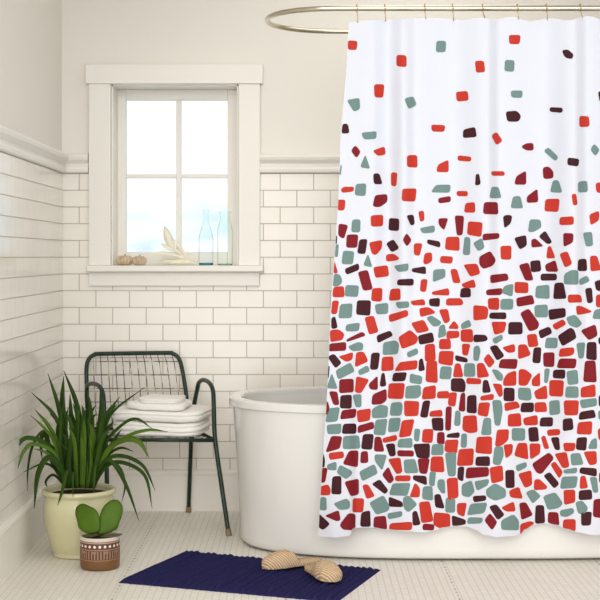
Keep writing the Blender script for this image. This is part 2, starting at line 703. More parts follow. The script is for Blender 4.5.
tub = empty('bathtub', (TCX, TCY, 0))
tag(tub, 'white freestanding oval bathtub behind the shower curtain', 'bathtub')
A0, B0 = 0.850, 0.462
bm = bmesh.new()
outer = [(-0.075, 0.014), (-0.060, 0.009), (-0.048, 0.011), (-0.040, 0.022), (-0.037, 0.045), (-0.036, 0.09), (-0.031, 0.20), (-0.026, 0.34), (-0.018, 0.46), (-0.013, 0.55), (-0.010, 0.575)]
loft(bm, [plan(A0 + d * 1.15, B0 + (d * 0.45 if z > 0.02 else d * 0.6), z) for d, z in outer], cap1=False)
inner = [(-0.052, 0.590), (-0.056, 0.57), (-0.065, 0.45), (-0.085, 0.25), (-0.11, 0.17), (-0.16, 0.135), (-0.30, 0.125)]
loft(bm, [plan(A0 + d, B0 + d, z) for d, z in inner], cap0=False)
link('tub_shell', bm, M['tub'], tub)
bm = bmesh.new()
rimp = [(-0.014, 0.5705), (-0.001, 0.5705), (0.0015, 0.5712), (0.0025, 0.5730), (0.0025, 0.5760), (0.0025, 0.594), (0.002, 0.598), (0.0, 0.601), (-0.004, 0.6025), (-0.010, 0.603), (-0.040, 0.603), (-0.048, 0.602), (-0.053, 0.598), (-0.055, 0.590), (-0.055, 0.575)]
loft(bm, [plan(A0 + d, B0 + d, z) for d, z in rimp], cap0=False, cap1=False)
link('tub_rim', bm, M['tub'], tub)
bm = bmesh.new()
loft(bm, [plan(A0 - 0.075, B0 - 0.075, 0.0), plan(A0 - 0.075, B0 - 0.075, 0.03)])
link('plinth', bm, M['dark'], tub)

# ------------------------------------------------------------------ curtain rod
ROD_Z = 2.136
RY0, RY1 = -1.145, -0.59
RCX = 0.16
ryc, rb = (RY0 + RY1) / 2, (RY1 - RY0) / 2
pts = [Vector((XR, RY0, ROD_Z))]
for i in range(1, 12):
    pts.append(Vector((XR + (RCX - XR) * i / 12, RY0, ROD_Z)))
for i in range(0, 25):
    t = math.pi * i / 24
    c, s = math.cos(t), math.sin(t)
    pts.append(Vector((RCX - 0.288 * abs(s) ** (2 / 2.0), ryc - rb * math.copysign(abs(c) ** (2 / 2.2), c), ROD_Z)))
for i in range(1, 13):
    pts.append(Vector((RCX + (XR - RCX) * i / 12, RY1, ROD_Z)))
rod = empty('shower_curtain_rod', (0.8, ryc, ROD_Z))
tag(rod, 'polished brass-nickel hooped shower curtain rod above the bathtub', 'curtain rod')
bm = bmesh.new()
tube(bm, pts, 0.0105, 14)
link('rail', bm, M['brass'], rod)
for y in (RY0, RY1):
    bm = bmesh.new()
    tube(bm, [(XR - 0.012, y, ROD_Z), (XR + 0.001, y, ROD_Z)], 0.03, 20)
    link('wall_flange', bm, M['brass'], rod)

# ------------------------------------------------------------------ shower curtain
CZ = 5.360                       # distance of the curtain from the camera
TOP = [(345, 22.5), (375, 20), (400, 18.8), (430, 17.5), (450, 18.8), (463, 20), (480, 17.5), (495, 19.5), (512, 16.8), (531, 21.5), (550, 18), (567, 20.5), (588, 16), (606, 20.5), (628, 17), (648, 20), (668, 18)]
HEM = [(315, 536), (336, 537.5), (349, 536), (354, 528), (372, 527.5), (387, 529.5), (410, 531.5), (425, 532.5), (436, 530), (443, 527.5), (455, 526), (467, 526.7), (475, 529.5), (484, 535), (497, 537), (513, 536), (520, 534.5), (525, 529.5), (533, 525.3), (543, 523.5), (555, 524.8), (567, 529), (577, 532), (593, 535), (610, 534), (630, 528), (650, 534), (668, 533)]
LEFT = [(18, 349), (75, 346), (130, 341), (200, 338.3), (250, 335), (300, 331), (350, 329), (400, 326.7), (440, 324), (480, 321.3), (520, 319), (540, 318.2)]
FT = [(345, 0.0), (372, 0.010), (388, -0.012), (404, 0.022), (416, 0.004), (452, -0.012), (487, 0.032), (500, 0.004), (543, -0.014), (574, 0.036), (587, 0.006), (618, -0.008), (642, 0.028), (668, 0.0)]
FB = [(315, 0.0), (336, 0.028), (348, 0.026), (358, -0.014), (374, -0.016), (415, 0.024), (456, -0.024), (498, 0.034), (541, -0.028), (592, 0.032), (630, -0.012), (650, 0.02), (668, 0.0)]
PXR = 668.0


def fold(px, py):
    t = max(0.0, min(1.0, (py - 20) / 515.0))
    w = t * t
    d = interp(FT, px) * 1.5 * (1 - w) + interp(FB, px) * w
    return d * (0.6 + 0.4 * min(1, t * 4 + 0.2))


def cpoint(px, py, off=0.0):
    return at(px, py, CZ - fold(px, py) - off)


PRINT = """
@300 0 4
r 194 164 228 166 224 198 194 196
r 388 222 424 224 424 266 388 262
r 298 340 335 340 331 388 300 386
g 190 402 236 394 238 434 216 444
g 420 396 452 388 464 418 436 434
b 172 498 190 498 196 530 168 532
g 248 532 304 526 302 554 258 556
r 528 500 578 502 574 526 530 524
g 548 166 582 166 580 206 546 206
@450 0 4
r 238 142 280 142 276 174 240 174
r 102 246 134 246 138 286 106 288
g 222 242 256 244 254 284 220 282
r 26 370 68 366 72 400 30 404
g 246 364 288 364 286 390 248 388
b 450 204 470 200 492 218 486 234 462 228
b 402 430 448 432 446 450 402 446
b 226 448 266 446 282 464 272 484 232 484
r 520 466 554 468 556 504 520 506
b 594 368 620 368 620 410 600 404
b 56 520 98 510 104 546 54 550
r 168 544 186 530 208 562 186 578
@320 120 6
m 190 185 212 155 240 190 218 225
r 320 185 385 162 390 205 350 212
g 272 212 298 290 244 280
g 124 270 130 280 124 328 118 320
b 322 326 354 324 372 382 326 380
r 428 318 462 320 456 394 428 390
r 526 216 580 214 582 282 526 278
r 128 420 145 404 200 402 196 428 140 434
g 218 388 274 384 270 452 212 448
r 106 482 150 482 144 538 108 538
m 334 455 400 448 400 490 360 518 320 516
r 498 416 576 414 568 486 494 482
@310 210 6
r 368 36 436 32 434 94 370 96
g 256 62 300 60 298 130 250 128
b 478 52 532 56 530 122 474 118
m 174 86 226 94 202 170 172 150
m 224 152 286 150 280 222 220 222
b 298 182 342 178 330 260 286 256
r 358 198 430 184 426 230 396 266 374 258
b 460 202 500 180 532 228 490 250
b 152 158 162 160 160 200 152 198
g 156 210 172 212 166 278 150 276
g 202 248 262 252 254 322 192 320
g 348 266 372 340 322 330
r 460 270 500 266 534 290 516 300 462 308
b 212 354 288 322 292 358 222 386
r 148 310 166 376 142 376
g 506 336 588 322 584 364 530 368
r 384 346 462 334 470 394 396 404
m 290 376 346 364 374 472 320 480
g 146 386 180 392 190 430 172 452 140 456
b 530 418 618 414 616 452 526 450
r 144 466 200 460 204 520 138 520
g 218 454 290 456 284 518 212 514
r 376 474 432 472 428 546 370 542
r 486 478 538 474 540 536 476 542
@310 300 6
r 136 8 172 8 160 80 128 80
g 184 30 252 24 246 104 174 106
b 286 6 362 6 358 90 280 84
g 392 30 466 20 464 80 402 82
g 516 14 590 10 590 44 530 48
r 476 90 580 60 586 96 482 132
b 130 112 150 102 164 164 130 170
g 220 150 296 138 288 184 218 186
r 330 108 382 98 408 188 356 204
r 124 184 170 180 202 204 192 236 126 250
m 222 236 310 192 332 214 226 250
b 404 214 478 186 494 214 410 256
r 534 225 600 183 645 225 636 258 555 291
m 120 264 212 254 212 302 114 306
g 230 280 290 256 316 264 312 300 260 304
g 444 258 510 246 530 264 524 320 440 328
b 110 344 144 326 186 376 152 406
r 174 340 256 316 250 356 220 368
r 280 318 320 314 346 366 272 400
b 370 322 418 320 406 412 362 414
r 436 346 496 342 498 418 430 424
r 543 375 642 363 636 414 510 426
g 158 424 240 378 264 428 172 474
g 292 424 342 394 356 426 300 450
b 104 402 118 400 112 460 102 474
g 130 442 164 530 104 526
m 180 480 258 476 258 550 178 556
r 280 462 352 480 306 556 272 550
m 356 506 404 458 404 536 362 532
b 430 446 446 440 456 512 420 516
b 504 440 578 436 566 484 496 486
r 476 504 566 502 556 590 470 588
@310 380 6
m 116 72 162 74 174 146 142 146
b 186 96 248 92 246 168 182 166
g 258 94 306 88 306 158 276 160
m 380 90 456 56 456 120 430 140 372 146
m 96 140 106 132 114 170 104 204 92 200
g 110 176 176 166 162 244 96 250
m 196 184 276 174 268 224 184 234
r 284 186 362 174 356 240 290 252
g 376 176 420 152 464 160 460 222 376 226
g 490 140 546 136 552 164 544 210 482 210
g 104 272 186 264 180 320 110 322
b 204 266 274 264 274 320 194 320
m 292 276 376 252 382 290 290 318
g 396 244 462 236 448 328 384 324
g 478 234 542 230 530 304 470 310
m 130 340 190 342 176 408 96 432
g 204 340 290 336 298 408 200 412
b 320 330 380 328 370 414 310 410
m 390 346 424 344 444 426 386 424
r 438 350 516 330 518 362 444 376
r 116 440 196 430 200 466 122 478
m 236 430 288 426 284 520 200 502
m 308 434 344 430 348 492 304 496
b 456 388 506 384 512 450 480 456
g 390 450 458 452 432 540 394 486
r 470 478 540 470 552 550 520 562
b 78 440 88 480 86 520 72 518
g 106 510 156 492 156 540 108 536
@310 450 6
m 72 112 104 112 90 190 66 192
g 182 92 246 126 248 144 216 172 164 136
g 300 130 384 88 402 140 316 184
b 136 164 186 160 186 262 130 260
m 210 194 290 176 290 262 246 274
m 436 150 470 104 502 176 476 200
b 374 206 420 180 466 240 448 262
r 316 214 348 210 386 274 340 290
r 64 222 106 210 120 236 116 268 62 268
g 64 286 96 288 98 358 58 356
g 144 322 220 294 238 320 230 352 180 356
r 260 294 322 294 316 370 258 370
g 360 318 440 276 474 340 464 364 400 384
b 476 282 550 312 554 340 478 338
m 92 396 170 364 180 418 160 424
b 54 384 116 444 78 476 54 460
m 182 448 230 384 270 388 268 478 200 474
b 310 380 358 366 362 456 304 456
m 388 404 452 398 460 474 384 462
g 468 382 548 368 548 398 474 414
r 486 441 609 432 606 480 477 477
r 516 156 600 153 597 186 516 186
g 500 204 600 200 580 272 478 268
@400 140 6
r 288 122 288 190 222 188 232 150
r 352 94 424 102 420 128 350 122
b 456 210 474 208 482 262 452 270
g 220 272 300 270 294 314 190 312
r 344 308 402 308 402 336 346 334
m 234 350 300 338 300 370 236 378
b 42 456 80 452 86 500 66 510
r 112 432 142 428 144 480 122 486
g 122 530 204 514 204 552 140 558
m 234 474 286 472 264 538 236 506
m 330 458 382 460 374 566 342 568
r 396 382 446 376 448 432 388 432
r 412 492 492 498 484 578 406 564
m 508 376 582 376 586 444 502 440
g 552 285 588 285 606 345 540 345
r 552 189 621 189 624 213 555 213
@400 230 6
m 20 60 40 22 66 60 42 96
r 86 84 132 84 116 152 86 144
b 168 58 236 70 238 104 168 82
r 280 46 352 44 354 122 274 114
g 388 46 420 50 418 146 378 144
g 442 80 490 52 504 104 470 124
m 502 24 592 20 590 50 500 62
r 150 144 188 138 190 184 158 204 142 194
r 248 158 314 162 308 200 244 194
m 480 162 540 130 572 182 552 212 502 230 480 206
b 76 232 150 220 152 264 76 250
g 204 242 268 236 268 282 200 310
r 304 240 340 238 362 314 320 314
r 384 210 460 206 478 260 424 276
r 370 326 440 298 452 344 390 346
b 370 352 420 352 422 400 362 402
r 128 300 164 300 154 368 122 364
r 194 372 288 350 292 392 200 388
m 546 272 640 262 648 300 548 318
m 522 360 610 350 606 388 522 390
r 66 428 140 416 150 450 80 450
b 178 416 236 410 234 458 180 452
r 284 412 362 412 376 436 366 450 280 452
r 120 472 170 466 208 492 200 500 126 520
r 236 482 286 478 298 544 268 558
g 162 530 190 516 246 552 230 572 200 576
r 444 454 516 462 526 480 520 530 444 540
r 530 414 592 410 592 476 534 472
b 543 498 633 496 633 534 540 530
@400 320 6
r 70 20 140 2 172 62 106 76
r 292 50 324 6 346 36 346 52
g 370 24 412 0 426 36 372 54
b 112 96 192 76 202 130 120 146
g 238 40 266 28 276 90 230 106
r 286 68 352 68 350 104 282 112
r 368 62 432 58 436 130 368 126
b 446 90 510 92 524 114 508 126 446 132
r 240 118 300 116 302 172 238 172
r 552 14 636 14 622 70 570 86
g 556 114 610 88 614 116 572 142
g 44 196 100 170 106 202 52 224
r 152 152 206 146 212 238 152 246
r 240 190 320 190 312 272 234 258
b 334 212 400 230 402 254 338 244
r 374 146 420 148 404 212 376 204
g 444 166 470 156 480 184 470 242 442 238
b 540 165 579 153 624 213 582 240
r 504 238 530 204 566 250 536 286
b 116 244 134 232 148 298 112 304
r 162 252 220 248 224 374 156 366
g 64 324 130 340 126 384 62 374
g 248 282 308 284 302 352 240 350
r 332 266 360 264 378 338 320 340
g 390 264 446 264 448 336 386 336
r 464 264 500 262 534 336 466 344
b 310 354 376 354 390 384 386 430 310 424
r 404 348 482 354 482 384 402 382
b 500 366 526 364 544 430 496 434
g 552 300 585 303 615 330 612 363 585 357
r 558 384 609 390 615 450 594 459
g 40 400 120 394 122 450 100 466 34 468
r 144 408 212 394 210 468 134 474
r 228 432 290 428 290 468 226 468
r 296 440 340 438 330 516 290 508
m 366 444 390 440 390 546 352 540
b 406 458 456 454 458 556 402 552
r 488 458 558 444 558 478 486 482
r 476 500 538 498 524 578 468 566
@400 400 6
g 555 6 606 6 612 60 600 150 570 147
r 28 8 112 12 106 92 30 94
b 140 10 180 6 164 102 122 98
r 184 70 248 60 252 98 180 98
m 276 46 310 42 304 178 272 178
g 334 66 362 74 360 150 326 150
b 192 112 256 110 258 182 200 178
r 382 100 456 96 462 190 414 194 378 178
g 504 112 544 112 546 206 488 206
r 14 128 84 118 62 212 -4 222
g 88 176 120 178 112 246 86 240
r 140 180 198 178 192 254 134 250
m 226 198 264 196 266 262 224 258
b 288 206 354 194 352 226 284 224
g 370 206 400 206 398 282 366 280
g -4 238 70 230 70 284 -12 282
r 276 244 348 240 338 320 270 306
r 464 226 548 222 548 322 456 314
b 82 268 176 264 174 346 106 344
g 196 270 256 266 258 326 190 328
m -12 303 78 305 78 338 -10 336
r 356 300 440 294 434 388 344 392
g 272 322 336 318 332 452 290 452
m 108 356 176 354 160 440 120 436
r 190 344 256 342 264 430 184 426
b 460 344 534 340 536 394 456 392
g 26 362 88 358 108 434 30 436
b 350 406 384 404 378 486 346 470
m 404 408 528 404 528 456 398 470
r 540 410 612 396 618 480 552 498
b 82 454 154 458 158 510 82 478
g 180 434 214 432 206 514 176 508
g 230 482 266 480 270 556 250 556 228 520
r 282 476 344 470 348 580 300 596 290 590
g 374 510 428 486 444 548 414 580 374 570
g 450 490 532 476 524 510 464 542
r 90 500 116 530 116 580 60 580
g 140 524 192 520 196 600 136 590
g 570 285 615 282 618 330 600 387 558 381
@400 450 6
b 208 272 240 268 266 348 214 340
g 278 290 328 292 328 372 274 370
g 20 290 50 276 100 326 50 370 26 346
r 344 324 398 320 384 398 346 380
g 426 326 520 318 502 376 406 390
b 440 278 512 274 512 302 446 312
g 519 240 570 204 630 237 630 282 570 300 525 276
r 116 318 176 312 198 424 130 434
b 76 376 100 368 122 444 78 450
r 208 378 296 386 298 460 240 466 204 446
b 314 394 390 420 390 444 318 456
g 414 406 494 408 486 438 406 442
b 537 342 579 330 624 387 585 417
m 510 424 540 382 580 432 552 478
m 142 444 202 448 200 480 138 478
@500 140 6
m 130 40 160 24 196 20 198 60 160 58
g 266 68 292 48 346 100 330 124
b 410 108 472 116 466 156 408 148
g 546 58 566 26 594 60 572 92
m 154 188 154 264 90 264 102 220
m 260 170 290 162 316 190 316 226 264 230
g 320 246 350 246 368 304 362 312 304 310
g 472 254 520 248 524 308 472 312
r 576 262 610 258 612 312 582 312
g 80 344 120 340 134 400 128 406 68 406
m 222 296 226 370 164 374 166 340
r 276 358 354 356 346 428 270 424
r 432 330 456 326 464 384 440 388
b 22 462 40 454 70 456 62 496 28 526
g 182 480 240 482 244 524 200 548 172 548
r 362 466 438 460 438 506 360 508
r 540 450 592 428 590 480 546 508
@500 230 6
b 88 50 154 34 158 90 120 114
b 236 40 272 8 310 72 284 82
m 192 60 214 56 258 96 192 102
m 382 22 438 24 434 72 384 98
g 500 20 550 16 556 90 518 96
r 6 100 66 98 64 174 8 172
r 288 104 304 100 330 166 280 166
r 360 146 404 132 430 200 390 222
b 472 180 516 176 520 242 468 242
r 542 160 580 158 606 236 546 244
m 116 214 170 200 198 298 152 298
b 184 190 238 184 244 244 190 250
m 274 210 330 184 346 248 280 246
b 250 264 336 264 336 300 248 302
g 390 266 430 244 466 246 468 324 386 322
g 478 298 520 276 536 306 482 330
g 10 374 30 338 78 326 72 396
r 92 314 166 318 166 376 92 374
g 220 340 292 332 294 410 216 404
b 330 322 378 320 396 408 322 410
b 570 312 612 300 614 362 580 360
b 512 356 550 350 556 430 526 436
r 412 390 480 390 490 432 412 434
r 578 394 612 390 612 460 578 458
g 8 418 76 416 74 474 6 474
m 102 410 190 392 204 442 106 458
g 210 456 282 450 284 520 214 520
b 294 480 388 470 390 520 300 538
r 460 458 490 460 546 486 540 494 466 508
g 570 484 612 474 612 530 558 530
m 124 502 174 476 232 560 222 590 176 604
g 400 528 450 512 490 560 462 584 420 570
r 316 570 376 538 394 566 336 598
@500 320 6
b 56 16 130 16 132 82 52 84
b 234 66 294 42 310 78 246 110
m 488 64 570 30 582 92 534 118
b 350 96 420 50 440 60 456 106 376 154
r 164 92 216 86 228 154 174 160
g 280 110 342 110 340 166 272 166
r 16 166 84 146 88 190 50 194
r 112 152 156 150 182 208 112 232
b 204 170 246 168 240 256 196 252
r 364 174 440 166 442 200 420 212 356 220
g 460 144 510 138 500 224 474 228
b 524 138 576 136 578 238 520 230
m 262 200 324 198 322 278 264 276
m 8 238 102 236 94 292 -6 286
m 360 234 456 234 448 288 344 286
r 94 306 94 390 22 392 24 360 44 326
r 116 300 150 300 190 332 160 390 114 388
r 238 316 238 394 194 392 196 356
g 268 296 298 296 286 372 266 374
b 324 302 388 300 386 350 320 346
g 402 312 462 302 468 380 410 386
m 512 250 570 248 578 370 502 366
r 300 364 380 366 374 456 298 452
r 208 430 276 394 282 470 220 472
g 400 402 466 402 468 464 394 462
r 490 408 568 388 570 458 488 462
b 26 410 84 412 84 484 24 482
g 112 410 180 412 186 470 170 480 114 474
r 30 500 100 490 118 524 34 546
b 132 500 200 498 198 550 126 550
r 212 498 272 496 280 548 212 550
g 298 490 354 484 358 560 300 568
r 386 486 470 486 464 568 390 568
g 482 482 576 470 576 514 494 528
b 594 458 612 456 612 520 594 510
b 592 110 612 106 612 142 594 140
@500 400 6
b 484 74 560 60 572 104 476 118
g 592 70 610 66 610 112 592 110
r 52 90 120 82 126 154 50 156
r 142 112 220 92 224 148 150 150
b 248 108 314 106 312 156 240 156
b 380 118 432 112 438 174 380 184
r 472 138 550 130 546 204 464 202
r 588 180 612 170 612 236 592 232
r -15 183 51 180 45 240 10 270 -27 276
g 74 172 148 174 146 240 76 240
b 172 170 224 166 232 244 178 246
r 286 180 356 176 356 208 290 214
b 306 230 352 226 358 296 332 296
r 248 226 270 216 294 288 266 290
r 382 260 450 260 444 302 390 306
b 464 230 520 226 514 300 458 294
g 550 244 578 230 580 290 530 290
r 24 272 76 268 70 320 36 348
r 110 262 160 262 168 354 88 332
r 180 264 240 266 236 320 184 354
m 196 384 292 318 320 352 250 440 222 432
r 330 326 398 316 414 398 376 406
r 306 390 330 372 374 430 354 468
g 426 326 478 322 498 384 432 390
r 504 314 576 310 578 380 538 388
g 98 394 154 374 158 402 106 428
g 386 420 460 406 456 438 388 440
b 486 406 576 412 576 458 480 438
b 34 426 84 424 86 522 36 524
r 112 446 186 426 190 506 150 524
b 264 456 300 436 352 500 324 528
r 210 482 236 478 282 520 270 534 206 538
g 376 464 464 460 452 524 364 530
r 484 462 510 458 526 524 480 530
g 540 466 580 468 588 550 560 552
r 58 546 112 524 134 590 66 582
g 158 556 200 540 242 576 196 618
g 262 580 330 558 374 620 350 644 290 656
r 384 544 448 542 448 610 388 626
b 478 546 546 540 550 594 476 598
m 596 440 612 440 612 490 596 490
@500 450 6
r 10 346 80 312 90 366 40 366
m 118 322 156 318 194 388 130 416
b 216 336 262 336 268 434 212 438
m 292 376 346 378 354 450 290 434
g 364 364 436 350 440 378 400 398 366 394
r 384 420 450 418 450 486 380 466
g 456 316 494 308 526 350 500 384 470 376
b 490 378 548 374 542 448 490 450
m 564 302 612 296 612 404 560 396
g 12 424 80 390 108 424 110 478 12 476
r 126 446 180 430 206 440 150 478 124 510
"""


def rounded(poly, rmax=2.7, k=5):
    n = len(poly)
    res = []
    for i in range(n):
        p0, p1, p2 = poly[i - 1], poly[i], poly[(i + 1) % n]
        d0, d2 = (p0 - p1), (p2 - p1)
        r0 = min(rmax, d0.length * 0.42)
        r2 = min(rmax, d2.length * 0.42)
        a = p1 + d0.normalized() * r0
        b = p1 + d2.normalized() * r2
        for j in range(k + 1):
            t = j / k
            res.append(a * (1 - t) ** 2 + p1 * 2 * t * (1 - t) + b * t * t)
    # resample to an even outline
    L = [0.0]
    m = len(res)
    for i in range(m):
        L.append(L[-1] + (res[(i + 1) % m] - res[i]).length)
    N = 36
    outl = []
    j = 0
    for q in range(N):
        s = L[-1] * q / N
        while L[j + 1] < s:
            j += 1
        u = (s - L[j]) / max(1e-9, L[j + 1] - L[j])
        outl.append(res[j].lerp(res[(j + 1) % m], u))
    return outl


bm = bmesh.new()
NS, NTT = 232, 110
grid = []
for j in range(NTT + 1):
    t = j / NTT
    row = []
    for i in range(NS + 1):
        s = i / NS
        y = 20 + 513 * t
        for _ in range(3):
            xl = interp(LEFT, y) if False else lerp_tab(LEFT, y)
            x = xl + (PXR - xl) * s
            y = interp(TOP, x) * (1 - t) + interp(HEM, x) * t
        row.append(bm.verts.new(cpoint(x, y)))
    grid.append(row)
for j in range(NTT):
    for i in range(NS):
        bm.faces.new((grid[j][i], grid[j + 1][i], grid[j + 1][i + 1], grid[j][i + 1]))
MI = {'r': 1, 'm': 2, 'b': 3, 'g': 4}
ox = oy = 0.0
sc = 1.0
for ln in PRINT.strip().split('\n'):
    if ln[0] == '@':
        a = ln[1:].split()
        ox, oy, sc = float(a[0]), float(a[1]), float(a[2])
        continue
    a = ln.split()
    v = [float(q) for q in a[1:]]
    poly = [Vector((ox + v[2 * i] / sc, oy + v[2 * i + 1] / sc)) for i in range(len(v) // 2)]
    c = sum(poly, Vector((0, 0))) / len(poly)
    poly = [c + (p - c) * 1.02 + (p - c).normalized() * 0.85 for p in poly]
    ol = rounded(poly)
    c = sum(ol, Vector((0, 0))) / len(ol)
    rings = []
    K = 4
    for q in range(1, K + 1):
        rg = []
        for p in ol:
            w = c + (p - c) * (q / K)
            w.y = min(w.y, interp(HEM, w.x) - 0.25)
            w.x = max(w.x, lerp_tab(LEFT, w.y) + 0.15)
            rg.append(bm.verts.new(cpoint(w.x, w.y, 0.0013)))
        rings.append(rg)
    N = len(ol)
    cv = Vector((c.x, min(c.y, interp(HEM, c.x) - 0.3)))
    cvv = bm.verts.new(cpoint(cv.x, cv.y, 0.0013))
    for q in range(N):
        f = bm.faces.new((cvv, rings[0][q], rings[0][(q + 1) % N]))
        f.material_index = MI[a[0]]
    for r0, r1 in zip(rings[:-1], rings[1:]):
        for q in range(N):
            f = bm.faces.new((r0[q], r1[q], r1[(q + 1) % N], r0[(q + 1) % N]))
            f.material_index = MI[a[0]]
cur = link('shower_curtain', bm, [M['cloth'], M['red'], M['maroon'], M['brown'], M['teal']])
tag(cur, 'white shower curtain printed with red, maroon and grey-teal pebble mosaic', 'shower curtain')

# hooks
ordn = ['first', 'second', 'third', 'fourth', 'fifth', 'sixth', 'seventh', 'eighth']
for i, hx in enumerate((357, 385, 425, 453, 483, 518, 547, 581)):
    x = at(hx, 0, CZ).x
    ytop = interp(TOP, hx)
    zt = at(hx, ytop, CZ).z
    bm = bmesh.new()
    R = 0.0145
    p = []
    for k in range(0, 17):
        t = math.radians(-60 + 300 * k / 16)
        p.append(Vector((x + 0.002 * math.sin(k), RY0 - R * math.cos(t) * 1.0, ROD_Z + R * math.sin(t) + 0.003)))
    p = [Vector((x + 0.003, RY0 - 0.010, zt - 0.006)), Vector((x + 0.002, RY0 - 0.013, (zt + ROD_Z - 0.012) / 2))] + p
    p[0].y = CAMY + CZ - fold(hx, ytop) - 0.002
    tube(bm, p, 0.0017, 6)
    h = link('curtain_hook', bm, M['hook'])
    tag(h, f'{ordn[i]} brass wire curtain hook from the left edge of the shower curtain' if i else 'brass wire curtain hook nearest the left edge of the shower curtain', 'curtain hook', 'hooks along the curtain rod')

# ------------------------------------------------------------------ chair
ch = empty('garden_armchair', (-0.62, -0.30, 0))
tag(ch, 'dark green metal armchair with wire back holding folded towels', 'chair')
TR = 0.0098
seatY = 0.395
BL0, BR0 = at(90, 511.5, 6.47), at(188.5, 511.5, 6.47)
BL0.z = BR0.z = 0.0
back = [at(91.5, 470, 6.45), at(90, 437, 6.42), at(87.4, 403, 6.43), at(86.5, 378, 6.45)]
corner_l = [at(86.5, 369, 6.458), at(87.4, 362.5, 6.46), at(90.2, 357.3, 6.463), at(95, 354.6, 6.465), at(102, 353.8, 6.465)]
corner_r = [at(166, 352.9, 6.447), at(172.5, 353.7, 6.446), at(177, 356.2, 6.445), at(180, 361, 6.443), at(181.6, 367, 6.44)]
backr = [at(183.8, 378, 6.43), at(187.3, 403, 6.405), at(190.8, 437, 6.40), at(190, 470, 6.43)]
full = catmull([BL0] + back + corner_l + corner_r + backr + [BR0], 8)
bm = bmesh.new()
tube(bm, full, TR, 12)
link('back_frame', bm, M['green_paint'], ch)


def arm(pts, name='arm'):
    bm = bmesh.new()
    tube(bm, catmull(pts, 8), TR, 12)
    return link(name, bm, M['green_paint'], ch)


FR = at(229, 536, 5.925)
FR.z = 0
FL = at(107, 535, 5.95)
FL.z = 0
armR = [at(191.5, 438, 6.39), at(193.5, 410, 6.36), at(197.5, 388, 6.33), at(199.5, 382, 6.30), at(203.5, 380, 6.22), at(209, 382.5, 6.12), at(212.8, 390, 6.06), at(213.8, 405, 6.03), at(215, 438, 6.0), at(221.5, 485, 5.965), FR]
armL = [at(90, 438, 6.41), at(87.5, 410, 6.38), at(86.8, 390, 6.35), at(88, 385, 6.31), at(93, 383.6, 6.23), at(99, 386, 6.13), at(102.8, 393, 6.08), at(104, 407, 6.05), at(105.5, 440, 6.02), at(106.8, 475, 5.99), FL]
arm(armR)
arm(armL)
# rubber feet
for q, nxt in ((FR, at(221.5, 485, 5.965)), (FL, at(106.8, 475, 5.99)), (BL0, at(91.5, 470, 6.45)), (BR0, at(190, 470, 6.43))):
    bm = bmesh.new()
    d = (nxt - q).normalized()
    tube(bm, [q, q + d * 0.004, q + d * 0.02, q + d * 0.03], lambda t: 0.0125 if t < 0.8 else 0.0112, 12)
    link('rubber_foot', bm, M['foot'], ch)
# seat frame
sl0, sr0, sr1, sl1 = at(90, 438, 6.41), at(191, 438, 6.40), at(214.8, 438, 6.0), at(105.5, 438, 6.02)
for p in (sl0, sr0, sr1, sl1):
    p.z = seatY
bm = bmesh.new()
tube(bm, [sl0, sl1], 0.0085, 10)
tube(bm, [sr0, sr1], 0.0085, 10)
tube(bm, [sl0, sr0], 0.0075, 10)
tube(bm, [sl1, sr1], 0.0085, 10)
link('seat_frame', bm, M['green_paint'], ch)
bm = bmesh.new()
for i in range(1, 13):
    t = i / 13
    tube(bm, [sl0.lerp(sr0, t), sl1.lerp(sr1, t)], 0.0019, 6)
for i in range(1, 8):
    t = i / 8
    tube(bm, [sl0.lerp(sl1, t), sr0.lerp(sr1, t)], 0.0019, 6)
link('seat_wire', bm, M['wire'], ch)
# wire back
bm = bmesh.new()


def backpt(u, py):
    """u across 0..1, py image height: on the plane of the backrest"""
    l = interp([(352, 86.0), (370, 86.3), (403, 87.5), (437, 90)], py)
    r = interp([(352, 178.0), (360, 181.2), (375, 183.5), (403, 187.3), (437, 190.8)], py)
    zl = interp([(352, 6.466), (403, 6.43), (437, 6.42)], py)
    zr = interp([(352, 6.444), (403, 6.405), (437, 6.40)], py)
    return at(l + (r - l) * u, py, zl + (zr - zl) * u)


for i in range(1, 13):
    u = i / 13
    tube(bm, [backpt(u, y) for y in (353, 362, 375, 389, 403, 420, 437)], 0.0019, 6)
for y in (361.5, 375, 388.5, 402, 415, 428):
    tube(bm, [backpt(u / 10, y) for u in range(11)], 0.0018, 6)
link('back_wire', bm, M['wire'], ch)

# ------------------------------------------------------------------ towels
rot = math.radians(-9)


